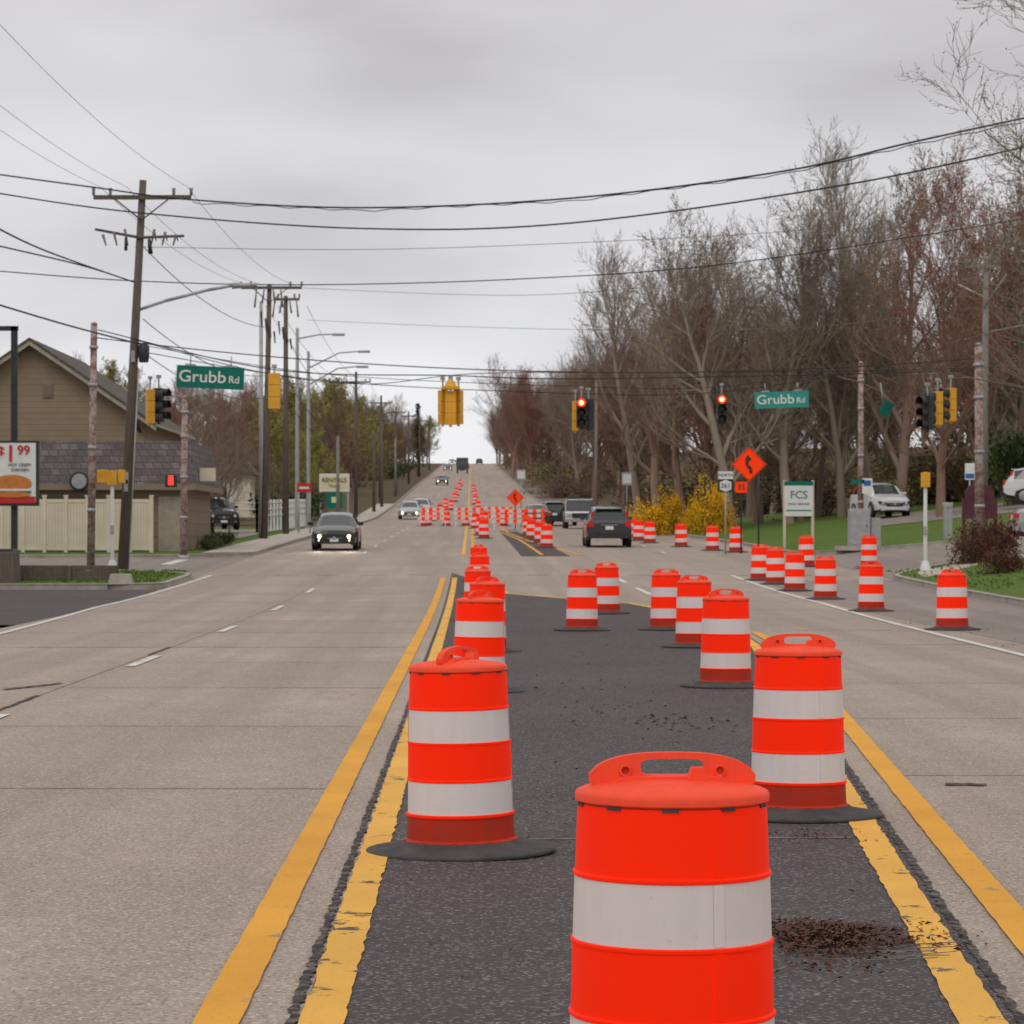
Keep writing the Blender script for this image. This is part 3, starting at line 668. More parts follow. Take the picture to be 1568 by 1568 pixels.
# ---------------- poles
def upole(name,base,top,r,k,arms=(),extra=None):
    b=MB(); base=Vector(base); top=Vector(top); b.tube((0,0,-.3),top-base,r,r*.62,k,10)
    o=top-base
    for (t,x0,x1,ins) in arms:
        c=o*t
        b.box((c.x+(x0+x1)/2,c.y-.14,c.z),(x1-x0,.10,.13),k)
        for s in (x0,x1):
            for q in ins and [0,.35]:
                xx=c.x+s*(1-q); b.tube((xx,c.y-.14,c.z+.05),(xx,c.y-.14,c.z+.28),.04,.06,'wood_lt',6)
        if x1-x0>1.8:
            b.tube((c.x+x0*.6,c.y-.2,c.z),(c.x,c.y-.2,c.z-.7),.03,.03,k,4); b.tube((c.x+x1*.6,c.y-.2,c.z),(c.x,c.y-.2,c.z-.7),.03,.03,k,4)
    if extra: extra(b,o)
    b.obj(name,base); 
def ex1(b,o):
    z=o.z-1.75
    for s in (-1,1):
        for j in range(3):
            x=o.x*.86+s*(.45+j*.33); b.tube((x,-.15,z+.25-.08*j),(x-.1*s,-.15,z-.25),.05,.02,'wood_lt',6)
            b.tube((x,-.15,z+.25-.08*j),(x+.05,-.15,z-.1),.02,.02,'black',5)
        b.tube((o.x*.86,-.15,z-.0),(o.x*.86+s*1.35,-.15,z+.25 if s<0 else z+.05),.045,.04,'wood',6)
    b.tube((o.x*.85+.35,-.2,z-.5),(o.x*.85+.3,-.2,z-.05),.07,.05,'black',8); b.tube((o.x*.85-.4,-.2,z-.4),(o.x*.85-.4,-.2,z),.05,.04,'black',8)
    q=o*.68; pts=[Vector((q.x,0,q.z-.15)),Vector((q.x+.9,.0,q.z+.15)),Vector((q.x+2.2,0,q.z+.48)),Vector((q.x+2.9,0,q.z+.6))]
    for p,r in zip(pts,pts[1:]): b.tube(p,r,.05,.045,'steel',8)
    b.tube(pts[-1],pts[-1]+Vector((.75,0,.03)),.10,.05,'steel',8); b.tube((q.x,0,q.z-.15),(q.x+.9,0,q.z+.15),.02,.02,'steel',6)
    for zz in (.22,.24,.55): b.box((o.x*zz,-.17,o.z*zz),(.12,.06,.35),'steel')
    b.tube((.19,-.05,0),(.19+o.x*.5,-.05,o.z*.52),.025,.025,'steel',6)
    b.lathe([(.14,-.3,None),(.17,-.1,'black'),(.17,.2,'black'),(.0,.3,'black')],'black',10,(o.x*.58+.3,-.1,o.z*.56))
B1=W(187,879,87); B1.z=T(B1.x,87); T1=W(219,276,87)
upole('utility_pole',B1,T1,.17,'wood',[(.955,-1.45,1.5,[0,.3])],ex1)
def uline(x,y,h,arms,k='wood',extra=None,lean=0): 
    z=T(x,y); upole('utility_pole',(x,y,z),(x+lean,y,z+h),.17,k,arms,extra); return Vector((x+lean,y,z+h))
def ex2(b,o):
    for j in range(4): b.tube((o.x*.9-.35+.2*j,-.2,o.z-1.3-.3*j),(o.x*.9-.3+.2*j,-.2,o.z-2.0-.25*j),.05,.03,'black',6)
    for s in(-1,1):
        for j in range(2): b.tube((o.x*.9+s*(.2+.35*j),-.2,o.z-.2),(o.x*.9+s*(.3+.35*j),-.2,o.z-.9-.2*j),.035,.05,'wood_lt',6)
P2=uline(-9.6,133,11.9,[(.985,-1.3,1.5,[0])],'wood',ex2,.25); P3=uline(-9.5,147,12.3,[(.985,-.6,.7,[0])],'wood',ex2)
P4=uline(-9.6,239,12.2,[(.93,-1.2,1.2,[0])]); P5=uline(-9.6,305,11.5,[(.93,-1.2,1.2,[0])]); P6=uline(-9.6,365,11,[(.93,-1.2,1.2,[0])]); P7=uline(-9.4,430,11,[(.93,-1.2,1.2,[0])])
P8=uline(-9.4,520,11,[(.93,-1.2,1.2,[0])]);P9=uline(-9.4,640,11,[(.93,-1.2,1.2,[0])])
uline(-8.9,262,7.5,[]);uline(-9.3,200,6.2,[],'wood_lt');uline(-10.5,330,10,[(.9,-1,1,[0])]);uline(-8.9,285,8.5,[]);uline(-9.0,340,7,[],'wood_lt')
b=MB(); b.tube((0,0,-.1),(0,0,11.2),.12,.08,'steel',10); b.obj('steel_pole',(-9.85,134.5,T(-9.85,134.5)))
xr=PX(1506,112); upole('utility_pole',(xr,112,T(xr,112)),(xr+.1,112,HC+(HY-396)/F*112),.17,'wood_lt',[(.97,-.7,.5,[0])])
b=MB(); b.tube((0,0,0),(-1.0,0,.5),.05,.04,'steel',6); b.tube((0,0,-.4),(.9,0,.9),.04,.04,'wood_lt',6); b.tube((0,0,-1.4),(2.6,0,-.9),.04,.04,'wood_lt',6); b.obj('street_lamp_arm',W(1506,455,111.8))
x9=PX(913,205); upole('utility_pole',(x9,205,T(x9,205)),(x9,205,HC+(HY-575)/F*205),.14,'wood_lt')
PN=Vector((-10.8,30,12.2))
for dx in (-1.3,-.5,1.35):
    sagw(PN+Vector((dx,0,.2)),T1+Vector((dx,0,-.2)),.9,.006,'wire_g')
    sagw(T1+Vector((dx,0,-.2)),P2+Vector((dx*.8,0,0)),.5,.008,'wire_g')
    prev=P3
    for q in (P4,P5,P6,P7,P8,P9):
        sagw(prev+Vector((dx*.8,0,-.5)),q+Vector((dx*.8,0,-.6)),1.2,.012); prev=q
for dz in (-2,-4.2,-5.2): 
    sagw(T1+Vector((0,0,dz)),P2+Vector((0,0,dz)),.6,.014); sagw(P3+Vector((0,0,dz)),P4+Vector((0,0,dz)),1.6,.018); sagw(P4+Vector((0,0,dz)),P5+Vector((0,0,dz)),1,.02)
    sagw(P5+Vector((0,0,dz)),P6+Vector((0,0,dz)),1,.02)
def lamp(x,d,h,arms):
    b=MB(); b.tube((0,0,0),(0,0,h),.14,.09,'steel',10); b.box((0,0,.1),(.4,.4,.2),'steel')
    for z,ln,rise in arms:
        b.tube((0,0,z),(ln*.6,0,z+rise*.9),.05,.045,'steel',8); b.tube((ln*.6,0,z+rise*.9),(ln,0,z+rise),.045,.04,'steel',8)
        b.box((ln+.3,0,z+rise-.02),(.7,.3,.14),'steel')
    b.obj('street_lamp',(x,d,T(x,d)),bevel=.02)
lamp(-9.7,160,11.4,[(10.8,2.0,.25)]); lamp(-9.65,170,10.6,[(9.6,3.0,1.0),(8.6,2.9,1.1)])
def spole(px,d,ytop,r=.13,lean=0):
    x=PX(px,d); b=MB(); z=T(x,d); h=HC+(HY-ytop)/F*d-z
    b.tube((lean,0,0),(0,0,h),r,r*.8,'rust',10); b.tube((lean,0,0),(lean,0,.15),.2,.2,'steel',10); b.tube((0,0,h),(0,0,h+.06),r*.9,r*.3,'steel',10)
    for q in (.25,.5,.75,.9): b.tube((lean*(1-q),0,h*q),(lean*(1-q),0,h*q+.1),r*1.08,r*1.08,'steel',10)
    b.obj('signal_pole',(x,d,z)); return Vector((x,d,z+h))
SA=spole(144,85,496,.12,-.1); SB=spole(283,100,608,.13,-.05); SC=spole(1318,104,556,.12); SD=spole(1498,86,528,.15,.05)
sagw(SA-Vector((0,0,.4)),SD-Vector((0,0,.4)),.7,.018,name='span_wire'); 
wpix([(150,505),(420,566),(690,575),(890,580),(1320,572),(1495,566)],85,86,.018,name='span_wire')
wpix([(225,540),(500,583),(890,603),(1105,600),(1318,568)],99,104,.016,name='span_wire')
wpix([(225,530),(500,573),(890,592),(1105,592),(1318,560)],99,104,.012,name='span_wire')
wpix([(205,520),(400,570),(560,588),(730,572),(1000,570),(1320,568),(1600,560)],86,100,.014,name='span_wire')
# ---------------- signals
def signal(px,ytop,d,rz=0,col='black',lit=None,name='traffic_signal',hang=.35,face=None):
    b=MB(); w=.34
    for i in range(3):
        z=-.18-.35*i
        b.box((0,0,z),(w,.22,.34),col)
        b.lathe([(.0,-.115,None),(.13,-.118,None),(.15,-.115,face or 'black')],'black',16,(0,0,z),'y')
        k=('redl' if (lit==0 and i==0) else ('lens','lens','lensg')[i])
        b.lathe([(.001,-.150,None),(.08,-.148,'redc' if k=='redl' else k),(.14,-.13,k),(.142,-.11,k)],k,16,(0,0,z),'y')
        n=12; 
        for j in range(n):
            a0=math.radians(-30+240*j/n);a1=math.radians(-30+240*(j+1)/n)
            p=lambda a,y:(.152*math.cos(a),y,z+.152*math.sin(a))
            b.face([p(a0,-.11),p(a1,-.11),p(a1,-.36),p(a0,-.36)],'black')
    b.tube((0,0,0),(0,0,hang),.03,.03,'steel',8); b.box((0,0,hang),(.14,.12,.1),'steel'); b.tube((0,0,-1.06),(0,0,-1.12),.06,.04,col,8)
    return b.obj(name,W(px,ytop,d),rz,bevel=.01)
signal(890,609,101,0,'black',0); signal(1105,604,102,0,'black',0)
signal(881,614,101.9,math.pi/2,'sigyel'); signal(901,611,101.6,-.9,'black')
signal(420,571,84,math.pi,'sigyel',hang=.2)
signal(690,598,88,math.pi,'sigyel',hang=.4); signal(678,597,88.4,math.pi/2+.3,'sigyel'); signal(702,597,88.4,-math.pi/2-.3,'sigyel')
b=MB(); b.box((0,0,.06),(.56,.5,.10),'sigyel'); b.lathe([(.20,.10,None),(.14,.22,'sigyel'),(.06,.34,'sigyel'),(.0,.36,'sigyel')],'sigyel',12); b.obj('signal_hanger',W(690,597,88),bevel=.01)
signal(230,596,88,1.9,'sigyel'); signal(243,594,88.4,1.2,'black'); signal(1436,599,89,-1.35,'sigyel'); signal(1456,594,90,-1.2,'sigyel'); signal(1420,606,88,-.9,'black')
def namesign(px,py,d,w,h,k,roll):
    e=empty('street_name_sign',W(px,py,d)); e.rotation_euler=(0,roll,0)
    b=MB(); b.box((0,0,0),(w,.02,h),k); b.obj('panel',parent=e,bevel=.004)
    b=MB(); 
    for s in(-.3,.3): b.tube((s*w,0,h/2),(s*w,0,h/2+.3),.02,.02,'steel',6); b.box((s*w,0,h/2+.02),(.3,.05,.05),'steel')
    b.obj('hanger',parent=e)
    text('Grubb',.46,(-.22*w/1.87,-.022,.0),'signw',e,sx=1.1,bold=.004); text('Rd',.28,(.66*w/1.87,-.022,-.05),'signw',e,bold=.003)
namesign(322,578,80,1.88,.62,'green',math.radians(2.5)); namesign(1197,612,101,1.9,.58,'green2',math.radians(-2))
b=MB(); b.box((0,0,0),(.5,.02,.55),'green',Matrix.Rotation(.5,3,'Y')@Matrix.Rotation(.7,3,'Z')); b.tube((-.1,0,.2),(-.2,0,.9),.02,.02,'steel',5); b.obj('hanging_sign',W(1357,626,99))
def diamond(px,py,d,s,small=False):
    o=W(px,py,d); z=T(o.x,d); e=empty('road_work_sign',(o.x,d,z)); H=o.z-z
    b=MB()
    b.prism([(0,-s*1.0),(s,0),(0,s),(-s,0)],'signo',(0,0,H),(1,0,0),(0,0,1),.02)
    q=s*.93
    for (x0,z0),(x1,z1) in zip([(0,-q),(q,0),(0,q),(-q,0)],[(q,0),(0,q),(-q,0),(0,-q)]): b.tube((x0,-.012,H+z0),(x1,-.012,H+z1),.012,.012,'black',4)
    A=[(.10*s,-.5*s),(.10*s,-.28*s),(-.14*s,.0*s),(-.10*s,.2*s),(-.02*s,.3*s)] 
    for (x0,z0),(x1,z1) in zip(A,A[1:]): b.tube((x0,-.014,H+z0),(x1,-.014,H+z1),.055*s/.6,.055*s/.6,'black',6)
    b.prism([(-.24*s,-.02),(.20*s,.0),(-.06*s,.30*s)],'black',(-.02*s,-.014,H+.25*s),(1,0,0),(0,0,1),.012)
    b.obj('panel',parent=e)
    b=MB()
    for sx in ((-.45*s,.55*s) if not small else (0,)): b.tube((sx,.04,-.1),(sx,.04,H+.1*s),.03,.03,'black',8)
    if small: b.box((0,0,.05),(1.0,.06,.06),'steel')
    b.obj('post',parent=e); return e
diamond(1147,711,108,.66); diamond(789,762,170,.52,True)
e=empty('road_work_plaque',W(1135,746,107.6)); b=MB(); b.box((0,0,0),(.45,.02,.4),'signo'); b.obj('panel',parent=e); text('35',.3,(0,-.02,0),'black',e)
o=W(1111,738,106); z=T(o.x,106); e=empty('route_sign',(o.x,106,z)); H=o.z-z
b=MB(); b.box((0,0,H+.25),(.55,.02,.28),'signw'); b.box((0,0,H-.14),(.6,.02,.46),'black'); b.lathe([(.0,-.014,None),(.2,-.014,'signw'),(.21,-.012,'signw')],'signw',20,(0,0,H-.14),'y'); b.box((0,-.013,H-.14),(.42,.004,.3),'signw'); b.tube((0,.03,0),(0,.03,H+.3),.03,.03,'steel',6); b.obj('panel',parent=e)
text('NORTH',.15,(0,-.02,H+.25),'black',e); text('261',.24,(0,-.025,H-.14),'black',e)
o=W(1223,764,112); z=T(o.x,112); e=empty('business_sign',(o.x,112,z)); H=o.z-z
b=MB(); b.box((0,0,H),(1.1,.08,1.35),'signw'); b.box((0,-.003,H+.6),(1.12,.08,.16),'green'); b.box((0,-.003,H-.45),(1.0,.08,.05),'green')
for s in(-.55,.55): b.box((s,.05,(H+.7)/2),(.1,.1,H+.75),'cream')
b.obj('board',parent=e); text('FCS',.42,(0,-.05,H+.15),'green',e); text('FAMILY SERVICES',.11,(0,-.05,H-.2),'green',e)
for px,py,d,w,h in ((960,733,165,.6,.75),(798,727,190,.6,.7)):
    o=W(px,py,d); z=T(o.x,d); b=MB(); b.box((0,0,o.z-z),(w,.02,h),'steel'); b.box((0,-.012,o.z-z),(w*.8,.006,h*.7),'signw'); b.tube((0,.03,0),(0,.03,o.z-z+h/2),.03,.03,'steel',6); b.obj('traffic_sign',(o.x,d,z))
o=W(512,739,200); z=T(o.x,200); e=empty('business_sign',(o.x,200,z)); H=o.z-z
b=MB(); b.box((0,0,H),(2.1,.15,1.25),'signw'); b.box((0,-.03,H),(1.95,.12,.9),'yelsign'); b.box((0,0,H-1.25),(1.15,.15,1.1),'green'); b.box((0,-.08,H-1.2),(.4,.02,.4),'yelsign')
for s in(-.95,.95): b.box((s,.03,(H+.6)/2),(.12,.12,H+.6),'steel')
b.obj('board',parent=e); text('RENTALS',.42,(0,-.12,H+.15),'black',e); text('TOOLS',.25,(0,-.12,H-.25),'black',e)
o=W(466,747,150); z=T(o.x,150); b=MB(); b.box((0,0,o.z-z),(.75,.08,.45),'red'); b.box((.0,-.045,o.z-z),(.5,.01,.12),'signw')
b.tube((-.3,0,0),(-.3,0,o.z-z),.04,.04,'steel',6); b.tube((.3,0,0),(.3,0,o.z-z),.04,.04,'steel',6); b.obj('business_sign',(o.x,150,z))
d=76.; o=W(22,725,d); z=T(o.x,d); e=empty('restaurant_sign',(o.x,d,z)); H=o.z-z
b=MB(); ht=HC+(HY-500)/F*d-z; b.box((0,0,ht/2),(.16,.16,ht),'black'); b.box((-.55,0,ht-.05),(1.3,.16,.12),'black'); b.obj('post',parent=e)
b=MB(); b.box((-.3,-.15,H),(1.95,.12,1.72),'black'); b.box((-.3,-.205,H+.02),(1.80,.03,1.56),'signw'); b.box((-.3,-.215,H-.70),(1.78,.03,.18),'red')
def ell(cx,cz,a,c,k,y):
    b.face([(cx+a*math.cos(t*.2618),y,cz+c*math.sin(t*.2618)) for t in range(24)],k)
ell(-.02,H-.28,.52,.24,'bun',-.234); b.box((-.02,-.237,H-.44),(.95,.01,.06),'signw'); b.box((-.02,-.241,H-.49),(1.0,.012,.05),'green'); ell(-.02,H-.56,.48,.08,'bun',-.25)
b.obj('board',parent=e); text('1',.62,(-.06,-.24,H+.50),'red',e,bold=.008); text('$',.4,(-.32,-.24,H+.55),'red',e,bold=.006); text('99',.34,(.28,-.24,H+.60),'red',e,sx=1,bold=.006); text('HOT CRISPY',.11,(.18,-.24,H+.22),'black',e); text('CHICKEN',.11,(.18,-.24,H+.09),'black',e)
b=MB(); b.box((0,0,.35),(1.5,1,.95),'wood',tap=.92); b.box((0,0,.85),(1.3,.8,.1),'black'); b.obj('planter',(-12.6,75.2,T(-12,75)+.1),bevel=.02)
b=MB()
for j in range(3): b.box((0,0,.08+.14*j),(2.6,.16,.13),'wood')
for s in(-1.2,0,1.2): b.box((s,-.1,.2),(.12,.1,.42),'wood')
b.obj('timber_retaining_wall',(-10.7,76.5,T(-10,76.5)+.1),bevel=.01)
b=MB(); b.box((0,0,.12),(.65,.5,.28),'kerb',tap=.8); b.obj('concrete_block',(-9.1,74.6,T(-9,74.6)+.1),bevel=.03)
# ---------------- buildings left
e=empty('siding_house',(0,0,0)); d=121.
z0=T(-16,d); pk=W(48,520,d); xr_=W(232,640,d).x
slope=(pk.z-W(225,640,d).z)/(W(225,640,d).x-pk.x)
xr_w=xr_-.35; zr=pk.z-.15-slope*(xr_w-pk.x); xlw=pk.x-(xr_w-pk.x)
b=MB(); D=16
for y in (d,d+D): b.face([(xlw,y,z0-.5),(xr_w,y,z0-.5),(xr_w,y,zr),(pk.x,y,pk.z-.15),(xlw,y,zr)],'siding')
b.face([(xr_w,d,z0-.5),(xr_w,d+D,z0-.5),(xr_w,d+D,zr),(xr_w,d,zr)],'siding'); b.face([(xlw,d,z0-.5),(xlw,d+D,z0-.5),(xlw,d+D,zr),(xlw,d,zr)],'siding')
b.obj('walls',parent=e)
b=MB()
for s in (-1,1):
    ex=pk.x+s*(xr_w+.6-pk.x); ez=pk.z-slope*(xr_w+.6-pk.x)
    A=Vector((pk.x,d-.6,pk.z+.05));B=Vector((ex,d-.6,ez+.05)); C=B+Vector((0,D+1.2,0)); E=A+Vector((0,D+1.2,0)); dn=Vector((0,0,-.12))
    b.face([A,B,C,E],'roof'); b.face([A+dn,B+dn,C+dn,E+dn],'trim'); b.face([A,B,B+dn,A+dn],'roof'); b.face([B,C,C+dn,B+dn],'trim')
    v=Vector((0,.03,0)); b.face([A+v+dn,B+v+dn,B+v+dn*2.6,A+v+dn*2.6],'trim')
b.obj('roof',parent=e)
b=MB(); vx=W(73,598,d).x; vz=W(73,598,d).z; b.box((vx,d-.03,vz),(.42,.06,.6),'siding2'); 
for j in range(6): b.box((vx,d-.07,vz-.22+.09*j),(.34,.03,.03),'siding')
b.tube((xr_w-.4,d-.1,zr-.1),(xr_w-.1,d-.1,zr-.55),.09,.07,'black',6)
b.obj('vent_and_lamp',parent=e)
e=empty('shingle_roof_shop'); d=108.; x0=-21; x1=PX(285,d); zb=T(-12,d); zt_=W(0,675,d).z; zm=W(0,742,d).z
b=MB(); b.box(((x0+x1)/2,d+5,(zb+zm)/2),(x1-x0,10,zm-zb+.3),'siding2'); b.box((PX(262,d),d-.02,zb+1.1),(.95,.08,2.1),'trim'); b.obj('walls',parent=e)
b=MB(); ov=.45
a=[(x0-ov,d-ov,zm),(x1+ov,d-ov,zm),(x1+ov,d+10+ov,zm),(x0-ov,d+10+ov,zm)]; t=[(x0+.3,d+.2,zt_),(x1+.1,d+.2,zt_),(x1+.1,d+9.7,zt_),(x0+.3,d+9.7,zt_)]
for j in range(4):
    q=(j+1)%4; b.face([a[j],a[q],t[q],t[j]],'shingle')
b.face(t,'roof'); b.face(list(reversed(a)),'trim'); b.box(((x0+x1)/2,d-ov,zm-.1),(x1-x0+.9,.08,.22),'siding2'); b.box((x1+ov,d+5,zm-.1),(.08,10.9,.22),'siding2'); b.obj('mansard_roof',parent=e)
b=MB(); b.lathe([(.28,-.06,None),(.33,-.10,'black'),(.36,-.04,'black'),(.36,.02,'black')],'black',24,(PX(119,107),d-.6,W(0,737,d).z),'y'); b.lathe([(.0,-.06,None),(.28,-.06,'hub')],'hub',24,(PX(119,107),d-.6,W(0,737,d).z),'y'); b.obj('round_fixture',parent=e)
b=MB(); b.box((x1+.7,d+1.2,zb+3.0),(.6,.1,.5),'cream'); b.tube((x1+.3,d+1.2,zb+3.1),(x1+.7,d+1.2,zb+3.1),.03,.03,'black',6); b.obj('fascia_sign',parent=e)
b=MB(); fx0,fx1=PX(-30,106),PX(232,106); zb=T(-14,106)+.1; n=8
for i in range(n+1): 
    x=fx0+(fx1-fx0)*i/n; b.box((x,0,1.02),(.13,.13,2.06),'cream'); b.box((x,0,2.08),(.17,.17,.06),'cream')
for i in range(n):
    x=fx0+(fx1-fx0)*(i+.5)/n; w=(fx1-fx0)/n-.13; b.box((x,0,1.0),(w,.04,1.8),'cream'); b.box((x,0,1.9),(w,.08,.12),'cream'); b.box((x,0,.14),(w,.08,.12),'cream')
    for j in range(1,6): b.box((x-w/2+w*j/6,-.024,1.0),(.008,.008,1.7),'creamd')
b.obj('vinyl_fence',(0,106,zb))
b=MB(); 
pts=[(-15.5,150),(-11.2,150),(-10.6,165),(-10.4,185)]; 
for (xa,ya),(xb,yb) in zip(pts,pts[1:]):
    ln=math.hypot(xb-xa,yb-ya); n=int(ln/1.8)+1
    for i in range(n+1):
        x=xa+(xb-xa)*i/n;y=ya+(yb-ya)*i/n; z=T(x,y)+.9; b.box((x,y,z+.1),(.12,.12,1.7),'whitev')
        if i<n:
            x2=xa+(xb-xa)*(i+1)/n;y2=ya+(yb-ya)*(i+1)/n
            for h in (.1,.45,.8): b.tube((x,y,z+h),(x2,y2,T(x2,y2)+.9+h),.05,.05,'whitev',4)
b.obj('white_rail_fence')
b=MB(); b.box((0,0,1.3),(3.2,4,2.8),'cream'); b.prism([(-2,0),(2,0),(1.2,1),(-1.2,1)],'roof',(0,-.2,2.7),(1,0,0),(0,0,1),4.4); b.box((-.4,-2.02,1.3),(.9,.06,1.2),'glass'); b.obj('garden_shed',(PX(350,190),190,T(-16,190)+.7))
e=empty('suburban_house'); b=MB(); x=PX(1570,165); zz=T(x,165); b.box((x+4,165,zz+2),(12,8,5),'whitev'); 
for q in (-1.2,.7,3): b.box((x+q,160.96,zz+2.8),(.9,.1,1.3),'glass')
b.obj('walls',parent=e); b=MB(); b.prism([(-7,0),(7,0),(4,2.4),(-4,2.4)],'roof',(x+4,165,zz+4.5),(1,0,0),(0,0,1),9); b.obj('roof',parent=e)
# ---------------- street furniture
def pedpole(px,d,h,two=False):
    x=PX(px,d); z=T(x,d)+.1; b=MB(); b.tube((0,0,0),(0,0,h),.06,.055,'signw',10); b.lathe([(.16,0,None),(.15,.1,'signw'),(.08,.3,'signw')],'signw',12)
    b.tube((0,0,h),(0,0,h+.08),.07,.03,'sigyel',8); b.box((0,-.02,h-.15),(.24 if not two else .3,.22,.42),'sigyel'); 
    if two: b.box((-.3,.05,h-.1),(.3,.25,.4),'sigyel'); b.box((.28,.05,h-.1),(.2,.25,.4),'sigyel')
    b.box((0,-.07,h*.42),(.12,.08,.25),'steel'); b.obj('pedestrian_signal',(x,d,z),bevel=.01)
pedpole(172,86,2.9,True); pedpole(1417,82,2.75)
o=W(262,737,103); b=MB(); b.box((0,0,0),(.42,.22,.42),'black'); b.box((0,-.12,0),(.18,.02,.26),'redl')
for j in range(3): b.box((-.06+.06*j,-.12,.16),(.035,.02,.09),'redl')
b.tube((.2,0,0),(.4,0,0),.03,.03,'black',6); b.obj('pedestrian_signal',o,bevel=.01)
x=PX(1316,104); b=MB(); b.box((-.15,0,.75),(.75,.5,1.35),'steel'); b.box((-.15,-.26,.75),(.66,.02,1.2),'steel'); b.box((.25,0,.0),(2.4,1.2,.15),'walk'); b.box((.45,.1,.6),(.35,.35,1.0),'steel'); b.box((.1,-.28,.8),(.03,.03,.12),'black'); b.obj('signal_cabinet',(x,103,T(x,103)+.1),bevel=.02)
b=MB(); b.box((0,0,.6),(.3,.3,1.3),'steel'); b.tube((0,0,1.2),(0,0,1.4),.2,.2,'steel',10); b.obj('utility_box',(PX(1451,104),104,T(PX(1451,104),104)),bevel=.02)
o=W(1328,744,103.6); b=MB(); b.box((0,0,0),(.36,.02,.55),'signw'); b.box((0,-.012,.1),(.25,.01,.2),'blue'); b.box((-.35,0,.15),(.5,.02,.16),'green'); b.obj('parking_sign',o)
x=PX(1500,90); e=empty('maroon_sign',(x,90,T(x,90))); b=MB(); b.prism([(-.45,0),(.45,0),(.45,.85),(.3,1.05),(-.3,1.05),(-.45,.85)],'maroon',(0,0,1.15),(1,0,0),(0,0,1),.12); b.box((-.5,0,.6),(.1,.1,2.4),'maroon'); b.box((.5,0,.6),(.1,.1,2.4),'maroon'); b.obj('board',parent=e)
text('CHURCH',.15,(0,-.07,1.8),'maroon',e)
o=W(1485,722,95); z=T(o.x,95); b=MB(); b.box((0,0,o.z-z),(.32,.02,.55),'signw'); b.box((0,-.012,o.z-z-.15),(.28,.01,.16),'blue'); b.tube((0,.02,0),(0,.02,o.z-z),.025,.025,'steel',6); b.obj('traffic_sign',(o.x,95,z))
